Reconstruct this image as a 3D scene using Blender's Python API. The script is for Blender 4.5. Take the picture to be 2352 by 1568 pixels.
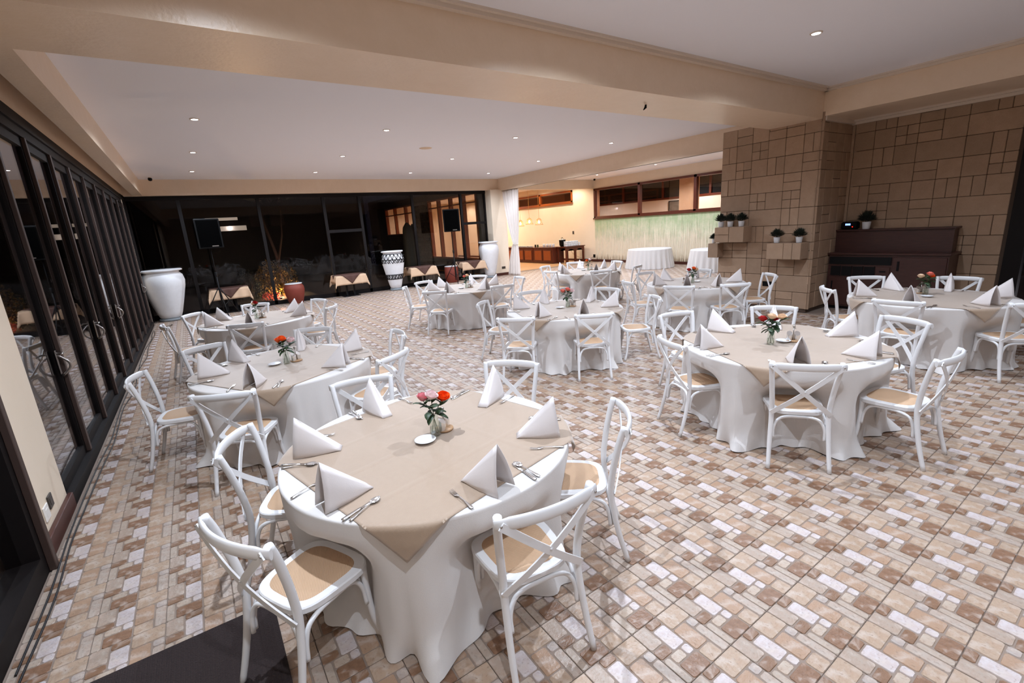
import bpy, math, random
from mathutils import Vector, Matrix, noise
PI=math.pi
def R(a): return math.radians(a)
for o in list(bpy.data.objects): bpy.data.objects.remove(o)
SC=bpy.context.scene; COL=SC.collection

# ---------------------------------------------------------------- camera
CH=2.02
YAW,PITCH,ROLL,FPX=0.584953794,-0.243677262,-0.0668580722,1066.47952
cy,sy=math.cos(YAW),math.sin(YAW); cp,sp=math.cos(PITCH),math.sin(PITCH); cr,sr=math.cos(ROLL),math.sin(ROLL)
FWD=Vector((sy*cp,cy*cp,sp)); _rt=Vector((cy,-sy,0)); _up=_rt.cross(FWD)
RT=cr*_rt+sr*_up; UP=-sr*_rt+cr*_up
cam=bpy.data.cameras.new('camera'); camo=bpy.data.objects.new('camera',cam); COL.objects.link(camo)
camo.matrix_world=Matrix(((RT.x,UP.x,-FWD.x,0),(RT.y,UP.y,-FWD.y,0),(RT.z,UP.z,-FWD.z,CH),(0,0,0,1)))
cam.sensor_width=36; cam.lens=FPX/2352*36; cam.clip_end=200; cam.clip_start=.05
SC.camera=camo
def proj(x,y,z):
    d=Vector((x,y,z-CH)); w=d.dot(FWD)
    if w<.1: return None
    return 1176+FPX*d.dot(RT)/w, 784-FPX*d.dot(UP)/w, w
# ---------------------------------------------------------------- world and exposure
w=bpy.data.worlds.new('night'); SC.world=w; w.use_nodes=True
w.node_tree.nodes['Background'].inputs[0].default_value=(.012,.012,.02,1)
w.node_tree.nodes['Background'].inputs[1].default_value=.5
SC.view_settings.view_transform='Standard'; SC.view_settings.look='None'
SC.view_settings.gamma=1; SC.view_settings.use_curve_mapping=False
SC.view_settings.exposure=0.0
SC.cycles.adaptive_threshold=.02; SC.cycles.max_bounces=10; SC.cycles.diffuse_bounces=6; SC.cycles.glossy_bounces=3; SC.cycles.transparent_max_bounces=10
SC.cycles.transmission_bounces=4; SC.cycles.sample_clamp_indirect=0; SC.cycles.caustics_reflective=False; SC.cycles.caustics_refractive=False
# downlights: the real recessed lamps of the room.  (x, y, ceiling height, watts, colour)
LC=(.87,.975,1.13); WC=(1,.86,.68)
FRONT=[(x,y) for y in (3.0,0.0,-3.0) for x in (.5,3.53,6.57)]
RECESS=[(x,y) for y in (9.06,12.13,15.1) for x in (.45,3.49,6.46,9.46)]
ADJ=[(x,y) for y in (9.2,12.24,15.36) for x in (12.9,15.15)]
BAY=[(15.9,18.6),(15.9,21.2),(13.4,19.2),(13.4,22.5),(15.6,25),(13.2,27),(15.5,29.5),(13,30.5),(13.2,24.5)]
PF,PR,PA,PB=335,250,180,150

# ---------------------------------------------------------------- materials
MATS={}
def _n(nt,t,**k):
    n=nt.nodes.new(t)
    for a,b in k.items(): setattr(n,a,b)
    return n
def lin(c):
    if isinstance(c,str):
        c=[int(c[i:i+2],16)/255 for i in (0,2,4)]
    return tuple(((v/12.92) if v<=.04045 else ((v+.055)/1.055)**2.4) for v in c)+(1,)
def mat(name,col,rough=.6,metal=0,noise_amt=0,nscale=8,col2=None,bump=0,bscale=30,spec=.5,stretch=None,attr=False,rnd=0,sheen=0,coord='Object',emit=None,es=0):
    m=bpy.data.materials.new(name); m.use_nodes=True; nt=m.node_tree; b=nt.nodes['Principled BSDF']
    base=lin(col); b.inputs['Base Color'].default_value=base
    b.inputs['Roughness'].default_value=rough; b.inputs['Metallic'].default_value=metal
    b.inputs['Specular IOR Level'].default_value=spec
    if sheen: b.inputs['Sheen Weight'].default_value=sheen
    if emit: b.inputs['Emission Color'].default_value=lin(emit); b.inputs['Emission Strength'].default_value=es
    L=nt.links; tc=_n(nt,'ShaderNodeTexCoord'); src=tc.outputs[coord]
    if stretch:
        mp=_n(nt,'ShaderNodeMapping'); mp.inputs['Scale'].default_value=stretch; L.new(src,mp.inputs[0]); src=mp.outputs[0]
    cur=None
    if attr:
        a=_n(nt,'ShaderNodeVertexColor',layer_name='Col'); cur=a.outputs[0]
    if noise_amt:
        no=_n(nt,'ShaderNodeTexNoise'); no.inputs['Scale'].default_value=nscale; no.inputs['Detail'].default_value=6; no.inputs['Roughness'].default_value=.62
        L.new(src,no.inputs[0])
        mr=_n(nt,'ShaderNodeMapRange'); mr.inputs[1].default_value=.35; mr.inputs[2].default_value=.68; mr.inputs[3].default_value=0; mr.inputs[4].default_value=noise_amt; L.new(no.outputs[0],mr.inputs[0])
        mx=_n(nt,'ShaderNodeMix',data_type='RGBA'); L.new(mr.outputs[0],mx.inputs[0])
        if cur: L.new(cur,mx.inputs[6])
        else: mx.inputs[6].default_value=base
        mx.inputs[7].default_value=lin(col2) if col2 else tuple(v*.6 for v in base[:3])+(1,)
        cur=mx.outputs[2]
    if rnd:
        oi=_n(nt,'ShaderNodeObjectInfo'); mr=_n(nt,'ShaderNodeMapRange'); mr.inputs[3].default_value=1-rnd; mr.inputs[4].default_value=1+rnd
        L.new(oi.outputs['Random'],mr.inputs[0]); hs=_n(nt,'ShaderNodeHueSaturation'); L.new(mr.outputs[0],hs.inputs['Value'])
        if cur: L.new(cur,hs.inputs['Color'])
        else: hs.inputs['Color'].default_value=base
        cur=hs.outputs[0]
    if cur: L.new(cur,b.inputs['Base Color'])
    if bump:
        n2=_n(nt,'ShaderNodeTexNoise'); n2.inputs['Scale'].default_value=bscale; n2.inputs['Detail'].default_value=4; L.new(src,n2.inputs[0])
        bp=_n(nt,'ShaderNodeBump'); bp.inputs['Strength'].default_value=bump; bp.inputs['Distance'].default_value=.01; L.new(n2.outputs[0],bp.inputs['Height']); L.new(bp.outputs[0],b.inputs['Normal'])
    MATS[name]=m; return m
mat('ceiling','f0f1f8',.85,bump=.05,bscale=60)
mat('crown','ddcfc0',.6)
mat('wallpaper','ead4bb',.36,noise_amt=.3,nscale=5,col2='dcc3a4',bump=.3,bscale=26,spec=.6)
mat('cream','e2d2bd',.7,noise_amt=.2,nscale=2,col2='d3c0a4',bump=.05,bscale=40)
mat('tile','ffffff',.36,attr=True,noise_amt=.4,nscale=26,col2='a07e66',bump=.3,bscale=60,spec=.4)
mat('grout','86766a',.8)
mat('stone','ab9078',.85,noise_amt=.4,nscale=7,col2='957a62',bump=.5,bscale=90,rnd=.1)
mat('joint','4e3e33',.9)
mat('darkwood','472a25',.35,noise_amt=.6,nscale=6,col2='341e1b',stretch=(1,1,8))
mat('frame','100b0b',.6,noise_amt=.4,nscale=9,col2='1a1311',spec=.2)
mat('framelight','40302a',.5)
mat('redwood','5a2614',.35,noise_amt=.5,nscale=5,col2='431a0e',stretch=(6,6,1))
mat('orangewood','93491c',.38,noise_amt=.4,nscale=5,col2='7a3a15',stretch=(6,6,1))
mat('baseboard','4a231a',.4,noise_amt=.4,nscale=4,col2='361611')
mat('paint','dededf',.32,spec=.5)
mat('cane','c7a27c',.6,noise_amt=.0)
mat('cloth','d2cecb',.8,bump=.12,bscale=220,sheen=.15)
mat('napkin','d6cfcd',.75,bump=.1,bscale=300,sheen=.15)
mat('overlay','9d8670',.55,noise_amt=.25,nscale=30,col2='8f7860',bump=.12,bscale=260,sheen=.7,spec=.5)
mat('steel','e4e1de',.26,metal=1)
mat('chrome','b5b0ac',.3,metal=1)
mat('ceramic','d6d7da',.25)
mat('porcelain','dcdcde',.6,noise_amt=.25,nscale=9,col2='c3c0be',bump=.15,bscale=45)
mat('padgrey','7e8488',.7)
mat('terracotta','7a3020',.65,noise_amt=.4,nscale=6,col2='5c2317')
mat('black','0b090b',.6,spec=.25)
mat('blackcloth','14110f',.8)
mat('tancloth','c8a98c',.8,bump=.1,bscale=200)
mat('browncloth','4b2d23',.75,bump=.1,bscale=200)
mat('matmat','2a1e1d',.95,bump=.8,bscale=120)
mat('rubber','151214',.6)
mat('curtain','eae2dc',.75,sheen=.2)
mat('leaf','2d4326',.5,noise_amt=.4,nscale=30,col2='1c2c1a')
mat('darkleaf','1a2118',.7,noise_amt=.5,nscale=20,col2='2c3626')
mat('stem','4b5a2b',.5)
mat('soil','241a14',.9)
mat('parquet','cfa477',.35,noise_amt=.5,nscale=3,col2='b58152',stretch=(10,1,1))
mat('paving','3a3430',.9,noise_amt=.5,nscale=4)
mat('brick','5a4a3e',.9,noise_amt=.5,nscale=5,col2='3a2e27',rnd=.2)
mat('darkplaster','3b332e',.9,noise_amt=.3,nscale=2)
mat('trunk','4d3b2c',.9,noise_amt=.5,nscale=12)
mat('goldlitleaf','8a6d2c',.7,noise_amt=.6,nscale=9,col2='4a3b16')  # golden glow of the garden lamps put into the leaf colour
mat('redflower','d85a44',.6,noise_amt=.4,nscale=14,col2='f0a18a')
mat('whitewall','d9d4cf',.7); mat('brownceil','8a6247',.7); mat('darkglass','1b2024',.15)
mat('mosaic','ffffff',.3,attr=True)
mat('socket','e6e2dc',.4); mat('socketdark','3a332e',.4)
mat('caddywood','a9845f',.5); mat('rattan','c88a3c',.6)
mat('picture','6b655e',.6,noise_amt=.7,nscale=7,col2='201c1a')
mat('device','060607',.6,spec=.15)
mat('speakercloth','030303',.95,spec=.02); mat('light','ffffff',.5,emit='f4f2ff',es=14)
mat('bulb','ffffff',.5,emit='ffd9a8',es=22)
mat('screen','1a1a22',.3,emit='86a8ff',es=2.2)
mat('redled','400000',.3,emit='ff2010',es=3)
mat('lampwhite','fff4e0',.6,emit='fff2dc',es=.55)
mat('windowlit','f3cfa0',.6,emit='f0c890',es=.35)
for nm,c in (('rose_red','b01218'),('rose_orange','fa651c'),('rose_pink','e8909a'),('rose_white','f3dcdc'),('rose_cream','f2d4b4'),('rose_coral','ee7a6a')): mat(nm,c,.55,noise_amt=.2,nscale=40)
# woven cane
def cane():
    m=MATS['cane']; nt=m.node_tree; L=nt.links; b=nt.nodes['Principled BSDF']; tc=_n(nt,'ShaderNodeTexCoord')
    w1=_n(nt,'ShaderNodeTexWave',wave_type='BANDS',bands_direction='DIAGONAL'); w1.inputs['Scale'].default_value=60; w1.inputs['Distortion'].default_value=.6
    w2=_n(nt,'ShaderNodeTexWave',wave_type='BANDS',bands_direction='X'); w2.inputs['Scale'].default_value=80
    L.new(tc.outputs['Object'],w1.inputs[0]); L.new(tc.outputs['Object'],w2.inputs[0])
    mu=_n(nt,'ShaderNodeMath',operation='MULTIPLY'); L.new(w1.outputs[1],mu.inputs[0]); L.new(w2.outputs[1],mu.inputs[1])
    ad=_n(nt,'ShaderNodeMath',operation='ADD'); L.new(w1.outputs[1],ad.inputs[0]); L.new(mu.outputs[0],ad.inputs[1])
    mx=_n(nt,'ShaderNodeMix',data_type='RGBA'); mr=_n(nt,'ShaderNodeMapRange'); mr.inputs[2].default_value=2; L.new(ad.outputs[0],mr.inputs[0]); L.new(mr.outputs[0],mx.inputs[0])
    mx.inputs[6].default_value=lin('bd9a78'); mx.inputs[7].default_value=lin('d2b294'); L.new(mx.outputs[2],b.inputs['Base Color'])
    bp=_n(nt,'ShaderNodeBump'); bp.inputs['Strength'].default_value=.35; bp.inputs['Distance'].default_value=.003; L.new(ad.outputs[0],bp.inputs['Height']); L.new(bp.outputs[0],b.inputs['Normal'])
cane()
def mottle():
    m=MATS['tile']; nt=m.node_tree; L=nt.links; b=nt.nodes['Principled BSDF']; src=b.inputs['Base Color'].links[0].from_socket; tc=_n(nt,'ShaderNodeTexCoord')
    for sc_,c,lo,hi,am in ((15,'bdafa4',.5,.66,.6),(60,'6d5544',.56,.72,.4),(4,'92796a',.5,.7,.25)):
        no=_n(nt,'ShaderNodeTexNoise'); no.inputs['Scale'].default_value=sc_; no.inputs['Detail'].default_value=5; no.inputs['Distortion'].default_value=.6; L.new(tc.outputs['Object'],no.inputs[0])
        mr=_n(nt,'ShaderNodeMapRange'); mr.inputs[1].default_value=lo; mr.inputs[2].default_value=hi; mr.inputs[4].default_value=am; L.new(no.outputs[0],mr.inputs[0])
        mx=_n(nt,'ShaderNodeMix',data_type='RGBA'); L.new(mr.outputs[0],mx.inputs[0]); L.new(src,mx.inputs[6]); mx.inputs[7].default_value=lin(c); src=mx.outputs[2]
    L.new(src,b.inputs['Base Color'])
mottle()
# window glass: reflective at grazing angles, clear otherwise
def glassmat(name,tint,base=.05,rough=.0):
    m=bpy.data.materials.new(name); m.use_nodes=True; nt=m.node_tree; nt.nodes.remove(nt.nodes['Principled BSDF']); L=nt.links
    out=nt.nodes['Material Output']; lw=_n(nt,'ShaderNodeLayerWeight'); lw.inputs['Blend'].default_value=.5
    pw=_n(nt,'ShaderNodeMath',operation='POWER'); pw.inputs[1].default_value=5; L.new(lw.outputs['Facing'],pw.inputs[0])
    ma=_n(nt,'ShaderNodeMath',operation='MULTIPLY_ADD'); ma.inputs[1].default_value=1-base; ma.inputs[2].default_value=base; L.new(pw.outputs[0],ma.inputs[0])
    tr=_n(nt,'ShaderNodeBsdfTransparent'); tr.inputs[0].default_value=tint; gl=_n(nt,'ShaderNodeBsdfGlossy'); gl.inputs['Roughness'].default_value=rough; gl.inputs[0].default_value=(.95,.95,.95,1)
    mx=_n(nt,'ShaderNodeMixShader'); L.new(ma.outputs[0],mx.inputs[0]); L.new(tr.outputs[0],mx.inputs[1]); L.new(gl.outputs[0],mx.inputs[2]); L.new(mx.outputs[0],out.inputs[0]); MATS[name]=m
glassmat('glass',(.86,.84,.84,1),.035); glassmat('vaseglass',(.93,.95,.93,1),.07,.02); glassmat('tintglass',(.72,.68,.67,1),.018)
# sheer green and cream relief wall
def mural():
    m=bpy.data.materials.new('mural'); m.use_nodes=True; nt=m.node_tree; L=nt.links; b=nt.nodes['Principled BSDF']; b.inputs['Roughness'].default_value=.75
    tc=_n(nt,'ShaderNodeTexCoord'); sx=_n(nt,'ShaderNodeSeparateXYZ'); L.new(tc.outputs['Object'],sx.inputs[0])
    no=_n(nt,'ShaderNodeTexNoise'); no.inputs['Scale'].default_value=2.2; no.inputs['Detail'].default_value=8; no.inputs['Roughness'].default_value=.75; L.new(tc.outputs['Object'],no.inputs[0])
    mp=_n(nt,'ShaderNodeMapping'); mp.inputs['Scale'].default_value=(1,14,.8); L.new(tc.outputs['Object'],mp.inputs[0])
    n2=_n(nt,'ShaderNodeTexNoise'); n2.inputs['Scale'].default_value=1.6; n2.inputs['Detail'].default_value=3; L.new(mp.outputs[0],n2.inputs[0])
    a=_n(nt,'ShaderNodeMath',operation='MULTIPLY_ADD'); a.inputs[1].default_value=1.9; L.new(no.outputs[0],a.inputs[0]); L.new(sx.outputs['Z'],a.inputs[2])
    a2=_n(nt,'ShaderNodeMath',operation='MULTIPLY_ADD'); a2.inputs[1].default_value=.9; L.new(n2.outputs[0],a2.inputs[0]); L.new(a.outputs[0],a2.inputs[2])
    mr=_n(nt,'ShaderNodeMapRange'); mr.inputs[1].default_value=2.35; mr.inputs[2].default_value=3.45; L.new(a2.outputs[0],mr.inputs[0])
    mx=_n(nt,'ShaderNodeMix',data_type='RGBA'); mx.inputs[6].default_value=lin('dfd2bb'); mx.inputs[7].default_value=lin('9fae84'); L.new(mr.outputs[0],mx.inputs[0]); L.new(mx.outputs[2],b.inputs['Base Color'])
    bp=_n(nt,'ShaderNodeBump'); bp.inputs['Strength'].default_value=.6; bp.inputs['Distance'].default_value=.03; L.new(no.outputs[0],bp.inputs['Height']); L.new(bp.outputs[0],b.inputs['Normal'])
    MATS['mural']=m
mural()

# ---------------------------------------------------------------- mesh helpers
class MB:
    def __init__(s): s.v=[];s.f=[];s.m=[];s.c=[];s.sm=[];s.usec=False
    def add(s,vs,fs,m=0,c=None,sm=False):
        o=len(s.v); s.v+= [tuple(v) for v in vs]
        for f in fs: s.f.append([i+o for i in f]); s.m.append(m); s.c.append(c); s.sm.append(sm)
        if c: s.usec=True
        return s
    def box(s,x0,x1,y0,y1,z0,z1,m=0,b=0,c=None):
        if x0>x1:x0,x1=x1,x0
        if y0>y1:y0,y1=y1,y0
        if z0>z1:z0,z1=z1,z0
        if not b:
            vs=[(x,y,z) for z in (z0,z1) for x,y in ((x0,y0),(x1,y0),(x1,y1),(x0,y1))]
            return s.add(vs,[(3,2,1,0),(4,5,6,7),(0,1,5,4),(1,2,6,5),(2,3,7,6),(3,0,4,7)],m,c)
        b=min(b,(x1-x0)/2.01,(y1-y0)/2.01,(z1-z0)/2.01)
        vs=[];idx={}
        for ix,X in enumerate((x0,x1)):
            for iy,Y in enumerate((y0,y1)):
                for iz,Z in enumerate((z0,z1)):
                    sx=1-2*ix;sy_=1-2*iy;sz=1-2*iz
                    for a in range(3):
                        p=[X+sx*b,Y+sy_*b,Z+sz*b]; p[a]=(X,Y,Z)[a]
                        idx[(ix,iy,iz,a)]=len(vs); vs.append(p)
        fs=[]
        for a in range(3):
            for e in (0,1):
                o=[(0,0),(1,0),(1,1),(0,1)]
                q=[]
                for u,v in o:
                    k=[0,0,0]; k[a]=e; k[(a+1)%3]=u; k[(a+2)%3]=v; q.append(idx[(k[0],k[1],k[2],a)])
                fs.append(q if e else q[::-1])
        for a in range(3):   # edges along axis a
            b1,b2=(a+1)%3,(a+2)%3
            for u in (0,1):
                for v in (0,1):
                    k0=[0,0,0];k1=[0,0,0];k0[b1]=k1[b1]=u;k0[b2]=k1[b2]=v;k1[a]=1
                    q=[idx[(*k0,b1)],idx[(*k1,b1)],idx[(*k1,b2)],idx[(*k0,b2)]]
                    fs.append(q if (u!=v) else q[::-1])
        for i in (0,1):
            for j in (0,1):
                for k in (0,1):
                    q=[idx[(i,j,k,0)],idx[(i,j,k,1)],idx[(i,j,k,2)]]
                    fs.append(q if (i+j+k)%2==1 else q[::-1])
        return s.add(vs,fs,m,c)
    def sweep(s,pts,prof,m=0,up=None,sm=True,c=None,scale=None,cap=True):
        """prof: list of (a,b) in the (side,up) frame"""
        pts=[Vector(p) for p in pts]; n=len(prof); vs=[]; prev=None
        for i,p in enumerate(pts):
            t=(pts[min(i+1,len(pts)-1)]-pts[max(i-1,0)]).normalized()
            if up is not None: u=Vector(up)
            else: u=prev if prev is not None else (Vector((0,0,1)) if abs(t.z)<.9 else Vector((0,1,0)))
            sd=t.cross(u).normalized(); u=sd.cross(t).normalized(); prev=u
            k=scale[i] if scale else 1
            for a,b in prof: vs.append(p+sd*a*k+u*b*k)
        fs=[]
        for i in range(len(pts)-1):
            for j in range(n):
                q=(j+1)%n; fs.append((i*n+j,i*n+q,(i+1)*n+q,(i+1)*n+j))
        if cap: fs.append(list(range(n))[::-1]); fs.append([(len(pts)-1)*n+j for j in range(n)])
        s.add(vs,fs[:-2] if cap else fs,m,c,sm)
        if cap:
            o=len(s.v)-len(vs)
            for f in fs[-2:]: s.f.append([i+o for i in f]); s.m.append(m); s.c.append(c); s.sm.append(False)
        return s
    def tube(s,pts,r,n=8,m=0,sm=True,up=None,c=None):
        sc=None
        if isinstance(r,(list,tuple)): sc=list(r); r=1
        return s.sweep(pts,[(r*math.cos(2*PI*k/n),r*math.sin(2*PI*k/n)) for k in range(n)],m,up,sm,c,sc)
    def lathe(s,prof,n=24,m=0,cx=0,cy=0,sm=True,c=None,caps=True):
        vs=[(cx+r*math.cos(2*PI*k/n),cy+r*math.sin(2*PI*k/n),z) for r,z in prof for k in range(n)]; fs=[]
        for i in range(len(prof)-1):
            for k in range(n):
                q=(k+1)%n; fs.append((i*n+k,i*n+q,(i+1)*n+q,(i+1)*n+k))
        s.add(vs,fs,m,c,sm); o=len(s.v)-len(vs)
        if caps and prof[0][0]>1e-3: s.f.append([o+k for k in range(n)][::-1]); s.m.append(m); s.c.append(c); s.sm.append(False)
        if caps and prof[-1][0]>1e-3: s.f.append([o+(len(prof)-1)*n+k for k in range(n)]); s.m.append(m); s.c.append(c); s.sm.append(False)
        return s
    def prism(s,poly,z0,z1,m=0,b=0,c=None):
        n=len(poly); cx=sum(p[0] for p in poly)/n; cy_=sum(p[1] for p in poly)/n
        def ins(d):
            out=[]
            for x,y in poly:
                L=math.hypot(x-cx,y-cy_) or 1; out.append((x-(x-cx)/L*d,y-(y-cy_)/L*d))
            return out
        rings=[(poly,z0),(poly,z1)] if not b else [(ins(b),z0),(poly,z0+b),(poly,z1-b),(ins(b),z1)]
        vs=[(x,y,z) for P,z in rings for x,y in P]; fs=[]
        for i in range(len(rings)-1):
            for k in range(n):
                q=(k+1)%n; fs.append((i*n+k,i*n+q,(i+1)*n+q,(i+1)*n+k))
        fs.append(list(range(n))[::-1]); fs.append([(len(rings)-1)*n+k for k in range(n)])
        return s.add(vs,fs,m,c)
    def grid(s,P,m=0,sm=True,c=None,thick=0,close=False):
        """P rows of points -> sheet (optionally with thickness)"""
        nr,nc=len(P),len(P[0]); P=[[Vector(p) for p in r] for r in P]
        def nrm(i,j):
            a=P[min(i+1,nr-1)][j]-P[max(i-1,0)][j]
            b=(P[i][(j+1)%nc]-P[i][(j-1)%nc]) if close else (P[i][min(j+1,nc-1)]-P[i][max(j-1,0)])
            k=a.cross(b); return k.normalized() if k.length>1e-9 else Vector((0,0,1))
        vs=[p for r in P for p in r]; fs=[]; cc=nc if close else nc-1
        for i in range(nr-1):
            for j in range(cc): q=(j+1)%nc; fs.append((i*nc+j,(i+1)*nc+j,(i+1)*nc+q,i*nc+q))
        if thick:
            o=len(vs); vs+=[P[i][j]-nrm(i,j)*thick for i in range(nr) for j in range(nc)]
            fs+=[[o+k for k in f[::-1]] for f in fs]
            bd=[]
            if close: 
                for i in (0,nr-1):
                    for j in range(nc):
                        q=(j+1)%nc; f=(i*nc+j,i*nc+q,o+i*nc+q,o+i*nc+j); bd.append(f if i==0 else f[::-1])
            else:
                loop=[j for j in range(nc)]+[i*nc+nc-1 for i in range(1,nr)]+[(nr-1)*nc+j for j in range(nc-2,-1,-1)]+[i*nc for i in range(nr-2,0,-1)]
                for k in range(len(loop)): a,b=loop[k],loop[(k+1)%len(loop)]; bd.append((a,b,o+b,o+a))
            fs+=bd
        return s.add(vs,fs,m,c,sm)
    def mesh(s,name,mats):
        me=bpy.data.meshes.new(name); me.from_pydata(s.v,[],s.f)
        for m in mats: me.materials.append(MATS[m])
        me.polygons.foreach_set('material_index',s.m); me.polygons.foreach_set('use_smooth',s.sm)
        if s.usec:
            ca=me.color_attributes.new('Col','FLOAT_COLOR','CORNER'); data=[]
            for f,c in zip(s.f,s.c):
                c=c or (1,1,1,1); data+=list(c)*len(f)
            ca.data.foreach_set('color',data)
        me.update(); return me
def mk(name,me,parent=None,loc=None,rz=0,rot=None,sc=None):
    o=bpy.data.objects.new(name,me); COL.objects.link(o)
    if parent: o.parent=parent
    if loc: o.location=loc
    if rot: o.rotation_euler=rot
    elif rz: o.rotation_euler=(0,0,rz)
    if sc: o.scale=(sc,sc,sc)
    return o
def ob(name,mb,mats,parent=None,loc=None,rz=0,**k):
    if isinstance(mats,str): mats=[mats]
    return mk(name,mb.mesh(name,mats),parent,loc,rz,**k)
def tag(o,label,cat,group=None):
    o['label']=label; o['category']=cat
    if group: o['group']=group
    return o
def thing(name,label,cat,loc=(0,0,0),rz=0,group=None):
    o=bpy.data.objects.new(name,None); COL.objects.link(o); o.location=loc; o.rotation_euler=(0,0,rz); o.empty_display_size=.1
    return tag(o,label,cat,group)
def st(o,label=None):
    o['kind']='structure'
    if label: o['label']=label
    return o
KIDS={}
def dup(src,loc,rz,label,group=None,sc=None):
    if src.name not in KIDS: KIDS[src.name]=[(c,list(c.children)) for c in src.children]
    r=src.copy(); COL.objects.link(r); r.location=loc; r.rotation_euler=(0,0,rz); r['label']=label
    if sc: r.scale=(sc,sc,sc)
    if group: r['group']=group
    for ch,gs in KIDS[src.name]:
        c=ch.copy(); COL.objects.link(c); c.parent=r
        for g in gs:
            d=g.copy(); COL.objects.link(d); d.parent=c
    return r

# ================================================================ STRUCTURE
# ---- floor: substrate, then ceramic tiles with raised stones
XL,XR,YB=-1.2,10.97,17.2
b=MB(); b.box(-1.6,16.85,-7,17.45,-.12,-.009); floor=st(ob('floor',b,'grout'))
TS=.3265; TX0=2.768; TY0=.648
Wt,Tn,Br,Pk,Mb=[lin(c) for c in ('c2babb','a58a74','745640','a99480','a29386')]
STONES=[(0,.26,0,.38,Mb),(0,.26,.39,.56,Br),(0,.125,.57,1,lin('a79a8d')),(.135,.37,.57,.73,lin('b0a192')),(.27,.53,0,.15,Br),(.27,.53,.16,.56,Wt),(.38,.53,.57,.73,Wt),(.135,.53,.74,1,lin('785944')),
        (.54,1,0,.32,Pk),(.54,.82,.33,.75,lin('a1856e')),(.54,.82,.76,1,Pk),(.83,1,.33,.49,lin('a69d97')),(.83,1,.50,1,lin('a99c91'))]
def tile_geo(mb,ox,oy,rich):
    s=TS; g=.0015
    for (u0,u1,v0,v1,c) in STONES:
        a0,a1=ox+u0*s+g+(.0012 if u0 else .0),ox+u1*s-g; b1,b0=oy+s-v0*s-g,oy+s-v1*s+g
        if rich:
            r=min(.0075,.22*min(a1-a0,b1-b0))
            P=[(a0+r,b0),(a1-r,b0),(a1,b0+r),(a1,b1-r),(a1-r,b1),(a0+r,b1),(a0,b1-r),(a0,b0+r)]
            n=8;cx=(a0+a1)/2;cy_=(b0+b1)/2; e=.0022
            T=[(x-e*(1 if x>cx else -1),y-e*(1 if y>cy_ else -1)) for x,y in P]
            vs=[(x,y,-.0035) for x,y in P]+[(x,y,0) for x,y in T]
        else:
            n=4; P=[(a0,b0),(a1,b0),(a1,b1),(a0,b1)]; e=.004
            T=[(a0+e,b0+e),(a1-e,b0+e),(a1-e,b1-e),(a0+e,b1-e)]
            vs=[(x,y,-.0035) for x,y in P]+[(x,y,0) for x,y in T]
        fs=[(k,(k+1)%n,n+(k+1)%n,n+k) for k in range(n)]+[tuple(range(n,2*n))]
        mb.add(vs,fs,0,c)
    e=.0012
    mb.add([(ox+e,oy+e,-.0033),(ox+s-e,oy+e,-.0033),(ox+s-e,oy+s-e,-.0033),(ox+e,oy+s-e,-.0033)],[(0,1,2,3)],1)
cells=[]
for i in range(-13,44):
    for j in range(-8,52):
        x,y=TX0+i*TS,TY0+j*TS
        if x<XL-.02 or y+TS>17.05: continue
        inmain = x+TS<=10.99
        inadj = x>=10.6 and x+TS<=16.86 and y>=4.1
        if not(inmain or inadj): continue
        if (x+TS<=10.99 and x>9.4 and 3.9<y<5.95): continue
        p=proj(x+TS/2,y+TS/2,0); big=-1
        if p and -60<p[0]<2412 and -60<p[1]<1640: big=1/p[2]**3
        cells.append((big,x,y))
cells.sort(reverse=True)
tb=MB(); tile_geo(tb,0,0,True); tme=tb.mesh('tile',['tile','grout'])
for big,x,y in cells[:300]: mk('tile',tme,floor,(x,y,0))
tf=MB()
for big,x,y in cells[300:]: tile_geo(tf,x,y,big>.004)
tfo=ob('tile_field',tf,['tile','grout'],floor); tfo['kind']='stuff'
b=MB(); b.box(-1.2,11.2,17.05,17.45,-.009,.003); ob('dark_strip',b,'black',floor)
b=MB(); b.box(10.9,16.85,17.45,33,-.12,0,0); st(ob('floor_buffet',b,'parquet'))
pq=MB()
for i in range(14):
    for j in range(10):
        x=11.0+i*.415; y=17.5+j*.415; pq.box(x+.004,x+.411,y+.004,y+.411,0,.004)
o=ob('parquet_panels',pq,'parquet',bpy.data.objects['floor_buffet']); o['kind']='stuff'

# ---- ceilings and beams
b=MB(); b.box(-1.2,11.25,4.6,17.2,3.92,4.2); st(ob('ceiling',b,'ceiling'))
b=MB(); b.box(-1.6,11.0,-7,4.6,3.99,4.2); st(ob('ceiling_front',b,'ceiling'))
b=MB(); b.box(11.2,16.9,4.2,33,3.92,4.2); st(ob('ceiling_buffet',b,'ceiling'))
b=MB(); b.box(-1.6,10.97,4.2,5.13,3.50,4.1); st(ob('beam_main',b,'wallpaper'))
b=MB(); b.box(-1.0,-.78,5.13,16.9,3.50,4.1); b.box(-1.0,-.78,-7,4.2,3.50,4.1); st(ob('beam_left',b,'wallpaper'))
b=MB(); b.box(-1.35,-1.2,-7,17.2,3.44,4.2); st(ob('wall_left_head',b,'wallpaper'))
b=MB(); b.box(-.78,11.2,16.9,17.3,3.49,4.1); st(ob('beam_back',b,'wallpaper'))
b=MB(); b.box(-1.2,-.78,16.9,17.3,3.49,4.1); st(ob('beam_back_end',b,'wallpaper'))
b=MB(); b.box(11.0,11.25,5.13,16.9,3.46,4.1); b.box(10.97,11.0,6.1,16.6,3.435,3.46); st(ob('beam_opening',b,'wallpaper'))
b=MB(); b.box(9.7,10.97,-7,4.2,3.54,4.1); st(ob('soffit_right',b,'wallpaper'))
b=MB(); b.box(11.25,16.85,17.3,17.6,3.52,4.1); st(ob('beam_buffet',b,'cream'))
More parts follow.
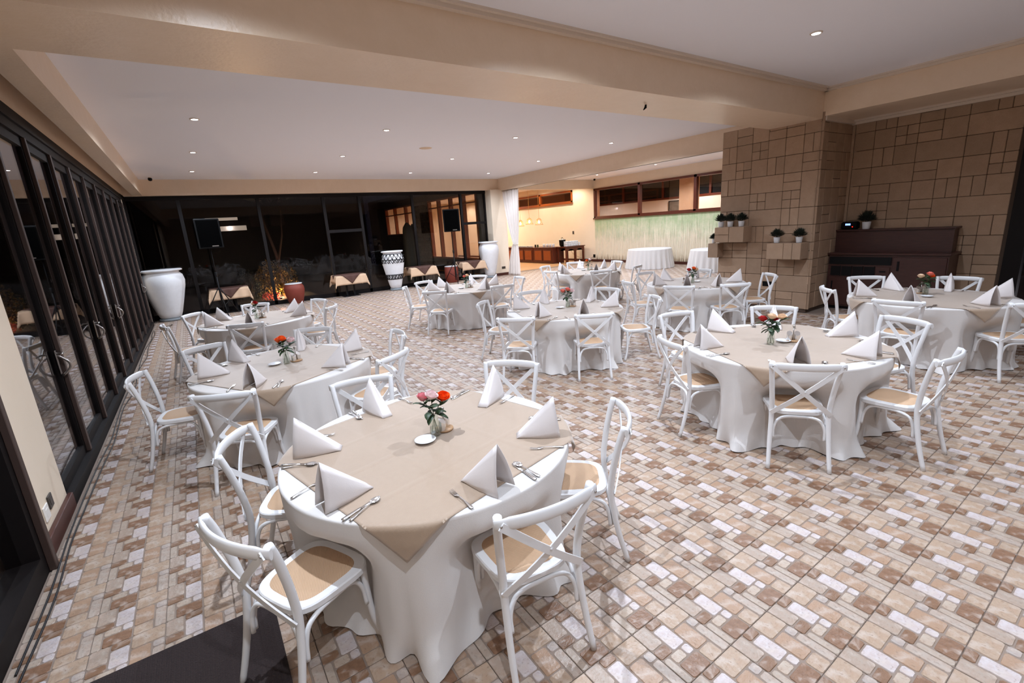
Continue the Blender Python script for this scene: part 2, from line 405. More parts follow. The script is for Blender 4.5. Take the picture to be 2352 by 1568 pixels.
# crown mouldings
def crown(name,pts):   # profile stepped
    b=MB()
    for (x0,x1,y0,y1,z0,z1) in pts: b.box(x0,x1,y0,y1,z0,z1)
    return st(ob(name,b,'crown'))
crown('trim_1',[(-.78,9.7,4.14,4.2,3.93,3.995),(-.78,9.7,4.10,4.16,3.965,3.995),(9.64,9.7,-7,4.2,3.93,3.995),(9.60,9.66,-7,4.2,3.965,3.995)])
crown('trim_2',[(10.90,10.97,-7,4.2,3.46,3.54),(10.85,10.92,-7,4.2,3.505,3.54),(9.72,10.97,4.14,4.2,3.47,3.54)])
# ---- walls
b=MB(); b.box(-1.35,-1.2,4.05,4.93,0,3.5); st(ob('wall_left',b,'cream'))
b=MB(); b.box(-1.2,-1.165,4.07,4.95,.0,.13,0,.005); st(ob('baseboard_left',b,'baseboard'))
b=MB(); b.box(-1.35,-1.2,16.05,16.22,0,3.5); st(ob('wall_left_post',b,'cream'))
b=MB(); b.box(-1.6,17,-7.15,-7,0,4.2); st(ob('wall_front',b,'cream'))
b=MB(); b.box(10.5,11.22,16.72,17.3,0,3.49); st(ob('wall_column',b,'cream'))
b=MB(); b.box(10.47,11.25,16.69,16.72,0,.11); b.box(11.22,11.25,16.7,17.3,0,.11); b.box(10.47,10.5,16.69,17.1,0,.11); st(ob('baseboard_column',b,'baseboard'))
b=MB(); b.box(16.85,17.05,4.2,33,0,2.1); b.box(16.85,17.05,4.2,33,3.5,4.1); b.box(16.85,17.05,17.3,18.88,2.1,3.5); b.box(16.85,17.05,18.88,24.4,2.1,2.98); b.box(16.85,17.05,24.4,33,2.1,3.5); b.box(16.85,17.05,4.2,8.2,2.1,3.5)
wr=st(ob('wall_right',b,'cream'))
b=MB(); b.box(10.97,16.85,4.1,4.2,0,4.1); st(ob('wall_side',b,'cream'))
b=MB(); b.box(10.9,17.05,32.9,33,0,4.1); st(ob('wall_back_buffet',b,'cream'))
b=MB(); b.box(16.8,16.85,4.2,32,0,.11); st(ob('baseboard_right',b,'baseboard'))
# green relief panel with vertical ridges
b=MB(); b.box(16.825,16.85,5.2,17.28,.115,2.08); mu=st(ob('wall_relief',b,'mural'))
rn=random.Random(5); b=MB(); y=5.3
while y<17.25:
    a=rn.uniform(0,6); top=rn.uniform(1.2,1.95); pts=[(16.82,y+.02*math.sin(a+z*3),z) for z in [.13+(top-.13)*k/6 for k in range(7)]]
    b.tube(pts,[.017*rn.uniform(.6,1.2)]*6+[.004],5); y+=rn.uniform(.035,.075)
o=ob('ridges',b,'mural',mu); o['kind']='stuff'
# ---- stone walls built block by block
S=.3235
def stone_wall(name,plane,origin,cols,rows,z0,axis,layout,depth=.03,flip=1):
    """axis 'Y': wall in plane x=plane, facing -x ; columns go towards -y from origin"""
    root=name
    rr=random.Random(hash_(layout)+3)
    used=set(); k=0
    for r in range(rows):
        for c in range(cols):
            if (r,c) in used: continue
            ch=layout[r][c] if r<len(layout) and c<len(layout[r]) else rr.choice('ffvhfqfw')
            cells=[]
            if ch=='w' and c+1<cols: used.add((r,c+1)); cells=[(0,2,0,1)]
            elif ch=='t' and r+1<rows: used.add((r+1,c)); cells=[(0,1,-1,1)]
            elif ch=='v': cells=[(0,.5,0,1),(.5,1,0,1)]
            elif ch=='h': cells=[(0,1,0,.5),(0,1,.5,1)]
            elif ch=='q': cells=[(0,.5,0,.5),(.5,1,0,.5),(0,.5,.5,1),(.5,1,.5,1)]
            elif ch=='x': continue
            else: cells=[(0,1,0,1)]
            for (a0,a1,b0,b1) in cells:
                ya=origin-(c+a0)*S; yb=origin-(c+a1)*S; za=z0-(r+1)*S+b0*S; zb=z0-(r+1)*S+b1*S
                g=.0035; d=depth*rr.uniform(.55,1.0)
                za=max(za,.005)
                if zb-za<.03: continue
                m=MB(); 
                if axis=='Y': m.box(plane-d,plane+.01,min(ya,yb)+g,max(ya,yb)-g,za+g,zb-g,0,.006)
                else: m.box(min(ya,yb)+g,max(ya,yb)-g,plane-d,plane+.01,za+g,zb-g,0,.006)
                ob('stone_block',m,'stone',root)
def hash_(l): return sum(ord(c)*(i+1) for i,c in enumerate(''.join(l)))
b=MB(); b.box(9.715,10.97,4.215,6.1,0,3.5); wst=st(ob('wall_stone_pier',b,'joint'))
LAY1=['fffhff','fhfhhf','vfqffv','fqfvfh','vfw_ht','w_qfq_','qhw_vf','fhvfhf','hhfqfh','w_fqhf','vvfhw_','fhfvhf']
stone_wall(wst,9.715,6.1,6,11,3.62,'Y',LAY1[1:],.02)
stone_wall(wst,4.215,10.97,4,11,3.62,'X',['fvfh','ffqf','vfhf','fhfv','qffv','fvhf','fffq','hvff','fqfh','vffh','ffvf'],.02)
b=MB(); b.box(10.97,11.22,1.83,4.2,0,4.1); b.box(11.0,11.22,4.2,6.1,0,3.5); wn=st(ob('wall_niche',b,'joint'))
LAY2=['fvfhffv','ffqhfw_','fvfw_fv','fw_hffq','vhffvvf','fqfhfw_','ffffffv','fvfhfqf','hffvffh','fqfvhff','fhffvfh']
m=MB(); m.box(10.95,10.98,4.147,4.195,.005,3.5); ob('stone_block',m,'stone',wn)
stone_wall(wn,10.97,4.145,7,11,3.62,'Y',LAY2,.02)
# ---- left glazed doors
PITCHD=1.067
def dframe():
    n=1
    ys=[4.95+PITCHD*k for k in range(11)]
    b=MB(); b.box(-1.30,-1.17,4.95,16.05,0,.10); st(ob('trim_3',b,'frame'),)
    b=MB(); b.box(-1.32,-1.18,4.93,16.05,3.34,3.46); b.box(-1.32,-1.20,4.93,16.05,3.24,3.34); st(ob('trim_4',b,'frame'))
    for k in range(10):
        y0,y1=4.95+k*1.11,4.95+(k+1)*1.11
        b=MB(); b.box(-1.275,-1.225,y0+.003,y0+.085,.1,3.24); b.box(-1.275,-1.225,y1-.085,y1-.003,.1,3.24); b.box(-1.275,-1.225,y0+.1,y1-.1,.1,.19); b.box(-1.275,-1.225,y0+.1,y1-.1,3.14,3.24)
        d=st(ob('door_%d'%(k+1),b,'frame'))
        m=MB(); m.box(-1.225,-1.190,y1-.045,y1+.015,.1,3.24,0,.004); ob('mullion',m,'framelight',d)
        g=MB(); g.box(-1.253,-1.247,y0+.085,y1-.085,.19,3.14); ob('glass',g,'glass',d)
        if k in (0,2,4,9):
            h=MB(); yc=y1-.10; h.box(-1.225,-1.215,yc-.018,yc+.018,.93,1.16,0,.003)
            pts=[(-1.215+.075*math.sin(PI*t/10),yc,1.11-.2*t/10) for t in range(11)]; h.tube(pts,.010,8,0)
            h.tube([(-1.22,yc,1.13),(-1.165,yc,1.13),(-1.165,yc-.10,1.13)],.008,8,0)
            ob('door_handle',h,'chrome',d)
dframe()
# near door at the left edge of the picture
b=MB(); b.box(-1.32,-1.16,2.3,2.42,0,3.46); b.box(-1.32,-1.16,3.9,4.05,0,3.46); b.box(-1.32,-1.16,2.42,3.9,3.3,3.46); b.box(-1.32,-1.16,2.42,3.9,0,.14)
d=st(ob('door_11',b,'frame')); m=MB(); m.box(-1.16,-1.12,3.97,4.03,0,3.4,0,.004); ob('mullion',m,'framelight',d)
g=MB(); g.box(-1.253,-1.247,2.42,3.9,.14,3.3); ob('glass',g,'glass',d)
b=MB(); b.box(-1.35,-1.2,-7,2.3,0,3.5); st(ob('wall_left_near',b,'cream'))
# corner glass on the left beyond the post
b=MB(); b.box(-1.3,-1.2,16.22,17.3,0,.1); b.box(-1.3,-1.2,16.22,17.3,3.4,3.5); b.box(-1.3,-1.2,16.5,16.56,.1,3.4); d=st(ob('window_1',b,'frame')); g=MB(); g.box(-1.253,-1.247,16.22,17.25,.1,3.4); ob('glass',g,'glass',d)
# ---- back glass wall: one window per bay
MX=[-1.25,0.0,2.08,4.07,5.29,7.28,9.35,10.5]
for k in range(7):
    x0,x1=MX[k],MX[k+1]
    b=MB(); b.box(x0-.045,x0+.045,17.14,17.24,0,3.42); b.box(x0,x1,17.14,17.24,0,.12); b.box(x0,x1,17.12,17.26,3.38,3.50)
    if k==6: b.box(x1-.06,x1+.02,17.14,17.24,0,3.42)
    if k in (3,6): b.box(x0,x1,17.15,17.23,2.18,2.28)
    d=st(ob('window_%d'%(k+2),b,'frame')); g=MB(); g.box(x0+.045,x1-.045,17.187,17.193,.12,3.38); ob('glass',g,'tintglass' if k<5 else 'glass',d)
# ---- interior windows in the relief wall
def woodwin(name,y0,y1,z0,z1,mul):
    b=MB(); t=.09
    b.box(16.80,16.95,y0,y1,z0,z0+t); b.box(16.80,16.95,y0,y1,z1-t,z1); b.box(16.80,16.95,y0,y0+t,z0,z1); b.box(16.80,16.95,y1-t,y1,z0,z1)
    for y in mul: b.box(16.80,16.95,y-.06,y+.06,z0,z1)
    b.box(16.76,16.85,y0-.03,y1+.03,z0-.04,z0+.02)
    d=st(ob(name,b,'redwood' if z0<2.5 else 'orangewood')); g=MB(); g.box(16.90,16.905,y0+t,y1-t,z0+t,z1-t); ob('glass',g,'glass',d)
woodwin('window_9',8.2,17.3,2.1,3.5,[11.67,14.48]); woodwin('window_10',18.88,24.4,2.98,3.6,[21.6])
# ---- niche edge: dark frame and window at the right border
b=MB(); b.box(10.9,11.1,1.62,1.83,0,3.5); b.box(10.9,11.1,-.6,1.62,0,.1); b.box(10.9,11.1,-.6,1.62,3.3,3.5); b.box(10.9,11.1,-.7,-.5,0,3.5); d=st(ob('window_11',b,'frame')); g=MB(); g.box(11.0,11.006,-.5,1.62,.1,3.3); ob('glass',g,'glass',d)
b=MB(); b.box(10.97,11.2,-7,-.7,0,4.1); b.box(10.97,11.2,-.7,1.83,3.5,4.1); st(ob('wall_right_near',b,'cream'))
# ---- room beyond the relief wall
b=MB(); b.box(17.05,23,5,32,3.9,4.05); st(ob('ceiling_corridor',b,'brownceil'))
b=MB(); b.box(23,23.2,5,32,0,2.95); st(ob('wall_corridor',b,'whitewall'))
b=MB(); b.box(23.05,23.1,5,32,2.95,3.9); st(ob('window_12',b,'darkglass'))
b=MB(); 
for y in range(6,32,3): b.box(22.97,23.05,y,y+.12,2.95,3.9)
b.box(22.95,23.05,5,32,2.9,3.0); st(ob('window_13',b,'redwood'))
b=MB(); b.box(17.05,23,5,32,-.1,0); st(ob('floor_corridor',b,'parquet'))
b=MB(); b.box(20.2,20.8,14.2,14.9,0,3.9); st(ob('wall_corridor_column',b,'stone'))
b=MB(); b.box(17.05,23,4.9,5,0,3.9); b.box(17.05,23,24.9,25,0,3.9); b.box(17.8,18.0,18.1,20.6,0,3.9); st(ob('wall_corridor_end',b,'brownceil'))
# ---- the wing with lit windows seen through the back glass
b=MB(); X0,X1=10.75,10.9
b.box(X0,X1,17.45,18.3,0,4.2); b.box(X0,X1,18.3,23.4,0,.62); b.box(X0,X1,18.3,32,3.55,4.2)
b.box(X0,X1,23.4,25.2,0,4.2); b.box(X0,X1,25.2,29.9,0,1.9); b.box(X0,X1,29.9,33,0,4.2)
wg=st(ob('wall_wing',b,'darkplaster'))
rb=random.Random(2)
for r in range(26):      # brickwork of the pier and low wall
    for c in range(5):
        y=23.42+c*.36+(r%2)*.18
        if y+.34>25.2: continue
        m=MB(); m.box(X0-.03*rb.uniform(.4,1),X0+.01,y,y+.34,.05+r*.135,.05+r*.135+.12,0,.01); ob('brick',m,'brick',wg)
m=MB()
for r in range(14):
    for c in range(13):
        y=25.25+c*.36+(r%2)*.18
        if y+.34<29.9: m.box(X0-.02*rb.uniform(.4,1),X0+.01,y,y+.34,.05+r*.13,.05+r*.13+.115)
o=ob('low_brickwork',m,'brick',wg); o['kind']='stuff'
def wing(name,y0,y1,z0,mul,zt):
    b=MB(); b.box(X0-.02,X1+.02,y0,y1,z0,z0+.08); b.box(X0-.02,X1+.02,y0,y1,3.47,3.55); b.box(X0,X1,y0,y1,zt-.03,zt+.03)
    for y in [y0+.07]+mul+[y1-.07]: b.box(X0-.02,X1+.02,y-.05,y+.05,z0,3.55)
    d=st(ob(name,b,'orangewood')); g=MB(); g.box(X0+.07,X0+.076,y0,y1,z0+.08,3.47); ob('glass',g,'glass',d)
wing('window_14',18.3,23.4,.62,[19.6,20.9,22.2],3.15); wing('window_15',25.2,29.9,1.9,[26.6,28.3],3.1)
# ---- ground outside
b=MB(); b.box(-25,10.75,17.45,45,-.3,-.06); b.box(-25,-1.35,-12,17.45,-.3,-.06); b.box(11.25,25,-8,4.1,-.3,-.06); st(ob('ground',b,'paving'))

# ================================================================ LIGHTS
def fixture(i,x,y,z,P,col,label,group,ang=160,bl=.5):
    t=thing('downlight',label,'ceiling light',(x,y,z),0,group)
    global RIM,LENS
    mk('rim',RIM,t); mk('lens',LENS,t)
    l=bpy.data.lights.new('lamp','SPOT'); l.energy=P; l.color=col; l.spot_size=R(ang); l.spot_blend=bl; l.shadow_soft_size=.03
    lo=bpy.data.objects.new('lamp',l); COL.objects.link(lo); lo.parent=t; lo.location=(0,0,-.03)
m=MB(); m.lathe([(.048,-.012),(.062,-.012),(.068,-.004),(.068,0),(.048,0),(.048,-.012)],24,caps=False); RIM=m.mesh('rim',['crown'])
m=MB(); m.lathe([(.001,-.008),(.047,-.008),(.047,-.002),(.001,-.002)],20); LENS=m.mesh('lens',['light'])
for i,(x,y) in enumerate(FRONT):
    pw=PF*{3.0:1.25,0.0:.75,-3.0:.3}[y]*(.8 if x>6 else 1.05)
    lab='round white recessed downlight in the high front ceiling at the upper right' if i==2 else 'round recessed downlight in the front ceiling above the camera, outside the view'
    fixture(i,x,y,3.99,pw,LC,lab,'downlights in the front ceiling',152,1.0)
rown={9.06:'nearest',12.13:'middle',15.1:'farthest'}; coln={.45:'first from the left',3.49:'second from the left',6.46:'third from the left',9.46:'fourth from the left'}
for i,(x,y) in enumerate(RECESS):
    fixture(i,x,y,3.92,PR,LC,'recessed downlight, %s, in the %s row of the coffered ceiling'%(coln[x],rown[y]),'downlights in the coffered ceiling')
for i,(x,y) in enumerate(ADJ):
    lab={(15.15,12.24):'recessed downlight above the relief wall windows, the nearer visible one',(15.15,15.36):'recessed downlight above the relief wall windows, the farther visible one'}.get((x,y),'recessed downlight in the side room ceiling hidden above the opening beam')
    fixture(i,x,y,3.92,PA,LC,lab,'downlights in the side room')
for i,(x,y) in enumerate(BAY):
    fixture(i,x,y,3.92,PB*(2.4 if y>24 else 1),WC,'warm recessed downlight in the ceiling of the buffet bay behind its beam','downlights in the buffet bay')
for x,y in ((19,9),(19,13),(19,16.5),(21.5,11),(21.5,15.5),(20,22)):
    fixture(0,x,y,3.9,480,(1,.88,.76),'small recessed downlight in the corridor behind the wood framed window','downlights in the corridor')

# ================================================================ CHAIRS
def ell(a,b,n=10): return [(a*math.cos(2*PI*k/n),b*math.sin(2*PI*k/n)) for k in range(n)]
def cat(P,n=6):
    out=[]; P=[Vector(p) for p in P]; Q=[P[0]*2-P[1]]+P+[P[-1]*2-P[-2]]
    for i in range(1,len(Q)-2):
        for k in range(n):
            t=k/n; a,b_,c,d=Q[i-1:i+3]
            out.append(.5*((2*b_)+(-a+c)*t+(2*a-5*b_+4*c-d)*t*t+(-a+3*b_-3*c+d)*t**3))
    out.append(P[-1]); return out
def outline(k,n=36):
    P=[]
    for i in range(n):
        t=2*PI*i/n; c,s_=math.cos(t),math.sin(t); e=.52
        yy=.205*k*math.copysign(abs(s_)**e,s_)+.005; hw=(.205+.02*(yy/.2))*k
        P.append((hw*math.copysign(abs(c)**e,c),yy))
    return P
def make_chair():
    t=thing('dining_chair','x','chair')
    s=MB(); s.prism(outline(1),.424,.460,0,.006)
    ob('seat',s,'paint',t)
    p=MB(); P=outline(.80); n=len(P); vs=[(x,y,.458) for x,y in P]+[(x*.96,y*.96,.463) for x,y in P]+[(x*.5,y*.5,.4645) for x,y in P]+[(0,0,.465)]
    fs=[(r*n+k,r*n+(k+1)%n,(r+1)*n+(k+1)%n,(r+1)*n+k) for r in (0,1) for k in range(n)]+[(2*n+k,2*n+(k+1)%n,3*n) for k in range(n)]
    p.add(vs,fs,0,None,True); o=ob('cane_panel',p,'cane',t); o['label']='tan woven cane panel'
    for s_ in (-1,1):
        m=MB(); pts=cat([(s_*.212,-.305,0),(s_*.204,-.25,.2),(s_*.196,-.212,.42),(s_*.202,-.218,.58),(s_*.222,-.255,.78),(s_*.230,-.285,.885)],5)
        m.tube(pts,[.0155+.0038*min(1,i/12) for i in range(len(pts))],10); ob('leg',m,'paint',t)
    for s_ in (-1,1):
        m=MB(); pts=cat([(s_*.178,.158,.43),(s_*.180,.160,.3),(s_*.186,.172,.13),(s_*.198,.205,0)],5)
        m.tube(pts,[.018-.0035*i/len(pts) for i in range(len(pts))],10); ob('leg',m,'paint',t)
    def brace(P): m=MB(); m.tube(cat(P,5),.0115,8); ob('brace',m,'paint',t)
    brace([(-.178,-.225,.235),(-.176,-.215,.32),(-.145,-.205,.385),(-.09,-.2,.41),(0,-.2,.414),(.09,-.2,.41),(.145,-.205,.385),(.176,-.215,.32),(.178,-.225,.235)])
    brace([(-.155,.160,.235),(-.152,.158,.32),(-.125,.156,.385),(-.08,.155,.41),(0,.155,.414),(.08,.155,.41),(.125,.156,.385),(.152,.158,.32),(.155,.160,.235)])
    for s_ in (-1,1): brace([(s_*.192,-.205,.235),(s_*.190,-.195,.32),(s_*.186,-.165,.385),(s_*.184,-.1,.411),(s_*.182,-.02,.413),(s_*.180,.06,.411),(s_*.18,.11,.385),(s_*.181,.138,.32),(s_*.184,.145,.235)])
    m=MB(); pts=[]; sc=[]
    for i in range(17):
        u=-1+i/8; pts.append((u*.252,-.292-.052*(1-u*u)-(.0),.862-.004*u*u)); sc.append(1 if abs(u)<.86 else .78)
    m.sweep(pts,[(a,b_) for a,b_ in ell(.0135,.031,12)],0,(0,0,1),True,None,sc); rail=ob('top_rail',m,'paint',t)
    for s_ in (-1,1):
        m=MB(); m.lathe([(.001,0),(.006,0),(.005,.003),(.001,.004)],8); mm=m.mesh('screw',['chrome']); mk('screw',mm,rail,(s_*.232,-.3225,.862),rot=(R(90),0,0))
    first=None
    for s_ in (-1,1):
        m=MB(); pts=[]
        for i in range(13):
            u=i/12; x=s_*(-.232+(.205+.232)*u); y=-.316+(.316-.228)*u-.030*math.sin(PI*u)-(.004 if s_>0 else -.0); z=.862+(.450-.862)*u
            pts.append((x,y,z))
        m.sweep(pts,[(-.0175,-.0038),(.0175,-.0038),(.0175,.0038),(-.0175,.0038)],0,(0,1,0),False); o=ob('cross_slat',m,'paint',t)
        first=first or o
    m=MB(); m.lathe([(.001,0),(.007,0),(.005,.004),(.001,.005)],8); mk('rivet',m.mesh('rivet',['paint']),first,(0,-.308,.656),rot=(R(90),0,0))
    return t
CHAIR=make_chair()
# ================================================================ TABLE SETTINGS DATA
TABLES={ # centre, corner azimuth of topper, name used in labels
'T1':((1.02,2.55),-122,'the nearest table'),
'T2':((.61,5.28),-106,'the orange rose table'),
'T3':((.75,8.89),-105,'the far left table'),
'T4':((4.49,5.30),-155,'the middle coral rose table'),
'T5':((4.51,2.16),-160,'the red and cream rose table'),
'T6':((4.84,9.05),-99,'the table before the speaker'),
'T7':((8.35,8.93),-149,'the farthest table by the buffet'),
'T8':((7.72,5.31),174,'the table by the stone pier'),
'T9':((7.86,1.94),-132,'the table before the dark cabinet')}
CH_=dict(
T1=[(-.06,2.06,26),(1.05,1.41,83),(.02,3.11,-25),(1.96,1.85,141),(.96,3.70,-101),(2.09,3.20,-141)],
T2=[(-.62,5.44,-11),(.01,4.23,64),(-.07,6.42,-67),(1.14,6.44,-120),(1.86,5.28,176),(1.45,4.33,124)],
T3=[(-.16,9.84,-40),(-.51,8.77,10),(.48,7.77,71),(.85,10.15,-107),(1.88,9.52,-159),(1.84,8.37,147)],
T4=[(3.65,6.26,-50),(3.27,4.82,47),(4.05,4.21,57),(5.46,4.41,146),(4.80,6.54,-104),(5.75,5.64,-169)],
T6=[(3.70,9.60,-26),(3.79,8.34,45),(4.42,10.27,-80),(5.78,10.06,-145),(5.03,7.82,80),(6.07,8.70,172)],
T7=[(7.97,10.14,-70),(7.22,8.98,0),(7.80,7.84,42),(9.12,10.2,-135),(9.72,9.15,170),(8.96,7.77,110)],
T8=[(7.84,6.57,-98),(6.62,5.96,-27),(6.54,4.79,29),(7.17,4.19,57),(8.50,4.34,143),(8.70,5.88,-160)],
T5=[(3.58,2.68,-24),(4.65,3.43,-105),(5.60,2.78,-151),(3.65,1.54,37),(5.65,1.55,158),(4.52,.95,87)],
T9=[(7.35,2.91,-50),(8.70,2.93,-145),(9.07,1.93,-175),(6.71,1.92,3),(7.22,.90,45),(8.55,.85,118)])
def seatname(rel):
    rel=(rel+180)%360-180; a=abs(rel); side='left' if rel>0 else 'right'
    if a<13: return 'far'
    if a>167: return 'near'
    if a<78: return 'far '+side
    if a>108: return 'near '+side
    return side
VIEW=90-math.degrees(YAW)
import itertools
def seatnames(rels):
    N8=[('far',0),('far left',45),('left',90),('near left',135),('near',180),('near right',225),('right',270),('far right',315)]
    order=sorted(range(len(rels)),key=lambda i:rels[i]%360); best=None
    for cb in itertools.combinations(range(8),len(rels)):
        for sh in range(len(rels)):
            cc=cb[sh:]+cb[:sh]; cost=0
            for i,k in zip(order,cc): d=(rels[i]-N8[k][1]+180)%360-180; cost+=d*d
            if best is None or cost<best[0]: best=(cost,{i:N8[k][0] for i,k in zip(order,cc)})
    return best[1]
rj=random.Random(11); HT=.760
# ---- shared meshes
def napkin_mesh(seed,pinch):
    r=random.Random(seed); A=Vector((r.uniform(-.01,.01),.015+r.uniform(-.01,.02),.245+r.uniform(-.015,.01))); P=Vector((0,.265,.004)); sp_=.06*pinch
    L=Vector((-sp_,0,.0)); Rr=Vector((sp_,r.uniform(-.01,.01),.0)); rows=[]; n=10
    for i in range(n+1):
        s=i/n; C=A.lerp(P,s); w=.003+.026*s; d=.012*math.sin(PI*min(1,s*1.1))+.002
        bl=L.lerp(Vector((-.040,.262,0)),s); br=Rr.lerp(Vector((.040,.262,0)),s)
        r1=C+Vector((-w,0,0)); r2=C+Vector((w,0,0)); va=C+Vector((0,0,-d*1.5))
        row=[]
        for k in range(6):
            t=k/6; p=bl.lerp(r1,t); p.x-=.014*math.sin(PI*t)*(1-s*.6)+(.008*math.sin(s*PI*1.3)*(1-t)); row.append(p)
        row+=[r1,C+Vector((-w*.5,0,-d)),va,C+Vector((w*.5,0,-d)),r2]
        for k in range(5,-1,-1):
            t=k/6; p=br.lerp(r2,t); p.x+=.014*math.sin(PI*t)*(1-s*.6)+(.008*math.sin(s*PI*1.3)*(1-t)); row.append(p)
        for p in row: p.z=max(p.z,.0012)
        rows.append(row)
    m=MB(); m.grid([r_[::-1] for r_ in rows],thick=.0035)
    return m.mesh('napkin',['napkin'])
NAPK=[napkin_mesh(k,p) for k,p in enumerate((1.0,1.15,.8,1.3))]
def cutlery():
    f=MB(); pts=[(0,-.1,.002),(0,-.06,.004),(0,-.01,.0065),(0,.03,.007),(0,.05,.004)]
    f.sweep(cat(pts,3),[(-.5,-.0011),(.5,-.0011),(.5,.0011),(-.5,.0011)],0,(0,0,1),True,None,None)
    # width profile by direct edit
    def strip(mb,prof,t=.0011):
        vs=[];fs=[]
        for (y,w,z) in prof: vs+=[(-w,y,z-t),(w,y,z-t),(w*.9,y,z+t),(-w*.9,y,z+t)]
        n=len(prof)
        for i in range(n-1):
            for k in range(4): q=(k+1)%4; fs.append((4*i+k,4*i+q,4*i+4+q,4*i+4+k))
        fs+= [(3,2,1,0),tuple(4*(n-1)+k for k in range(4))]
        mb.add(vs,fs,0,None,True)
    f=MB(); strip(f,[(-.1,.007,.003),(-.085,.0095,.0035),(-.06,.007,.005),(-.02,.0032,.009),(.02,.003,.009),(.03,.008,.0075),(.045,.0115,.004),(.055,.0115,.003)])
    for k in range(4):
        x=-.009+k*.006; vs=[];fs=[]
        for (y,w_,z) in [(.053,.0019,.003),(.075,.0017,.0045),(.098,.001,.009)]: vs+=[(x-w_,y,z-.001),(x+w_,y,z-.001),(x+w_,y,z+.001),(x-w_,y,z+.001)]
        for i in range(2):
            for j in range(4): q=(j+1)%4; fs.append((4*i+j,4*i+q,4*i+4+q,4*i+4+j))
        fs+=[(3,2,1,0),(8,9,10,11)]; f.add(vs,fs)
    k=MB(); strip(k,[(-.11,.008,.0045),(-.095,.0095,.0045),(-.02,.0075,.0045),(0,.006,.004)],.003); strip(k,[(0,.0075,.003),(.05,.0095,.003),(.085,.0085,.003),(.105,.003,.003)],.0009)
    s=MB(); strip(s,[(-.1,.007,.003),(-.085,.0095,.0035),(-.06,.007,.005),(-.02,.0032,.009),(.03,.003,.0095),(.042,.007,.008)])
    rows=[]
    for i in range(7):
        a=i/6; y=.038+.062*a; hw=.021*math.sin(PI*(a*.9+.08))**.7
        rows.append([(hw*u,y,.010-.007*(1-u*u)*math.sin(PI*a)) for u in (-1,-.6,0,.6,1)])
    s.grid(rows,thick=.001)
    return f.mesh('fork',['steel']),k.mesh('knife',['steel']),s.mesh('spoon',['steel'])
FORK,KNIFE,SPOON=cutlery()
def rose_mesh(matn,seed):
    r=random.Random(seed); m=MB()
    for L,(rad,hgt,cnt,op) in enumerate(((.006,.034,3,.0),(.010,.034,4,.0),(.0145,.033,4,.1),(.0185,.030,5,.3),(.0215,.026,5,.6))):
        for k in range(cnt):
            a0=2*PI*k/cnt+L*.7+r.uniform(-.15,.15); wd=2*PI/cnt*.72; rows=[]
            for i in range(5):
                t=i/4; rr=rad*(.30+.85*math.sin(t*PI*.62))*(1+.4*op*t*t); z=-.012+hgt*(t+.25)-(.006*op if i==4 else 0)
                rows.append([((rr+(.002*op if i==4 else 0))*math.cos(a0+wd*u*(1-.25*t*t)),rr*math.sin(a0+wd*u*(1-.25*t*t)),z-(abs(u)**2)*.004*t) for u in (-1,-.5,0,.5,1)])
            m.grid(rows)
    return m.mesh('bloom',[matn])
ROSE={c:rose_mesh('rose_'+c,i) for i,c in enumerate(('red','orange','pink','white','cream','coral'))}
m=MB(); m.grid([[( -w*(1-abs(0)),y,z-.004),(0,y,z),(w,y,z-.004)] for y,w,z in ((0,.001,0),(.012,.011,.004),(.026,.014,.005),(.04,.009,.001),(.05,.001,-.006))]); LEAF=m.mesh('leaf',['leaf'])
def vase_mesh():
    m=MB(); m.lathe([(.030,.0),(.034,.004),(.035,.03),(.031,.075),(.027,.115),(.027,.150),(.029,.158),(.0275,.158),(.0255,.150),(.0255,.115),(.0295,.075),(.033,.03),(.031,.008),(.001,.006)],24)
    return m.mesh('vase_glass',['vaseglass'])
VASE=vase_mesh()
m=MB(); m.lathe([(.001,.008),(.03,.009),(.0315,.03),(.031,.055),(.001,.056)],18); WATER=m.mesh('water',['vaseglass'])
m=MB(); m.lathe([(.001,0),(.035,0),(.037,.003),(.055,.012),(.058,.0145),(.054,.0155),(.036,.007),(.001,.006)],28); SAUCER=m.mesh('saucer',['ceramic'])
m=MB(); m.lathe([(.001,0),(.042,0),(.044,.004),(.044,.008),(.001,.009)],24); CB=m.mesh('base',['caddywood'])
m=MB(); m.tube([(0,0,.008),(0,0,.1)],.004,8); m.lathe([(.001,.098),(.007,.101),(.009,.107),(.006,.113),(.001,.115)],10); CRD=m.mesh('rod',['chrome'])
def shaker():
    m=MB(); n=18; vs=[];r=.0185
    for k in range(n): a=2*PI*k/n; vs.append((r*math.cos(a),r*math.sin(a),.0))
    for k in range(n): a=2*PI*k/n; vs.append((r*math.cos(a),r*math.sin(a),.048-.014*math.cos(a)))
    m.add(vs,[(k,(k+1)%n,n+(k+1)%n,n+k) for k in range(n)],0,None,True); m.add(vs[n:],[tuple(range(n))]); m.add(vs[:n],[tuple(range(n))[::-1]])
    return m.mesh('shaker',['steel'])
SHK=shaker()
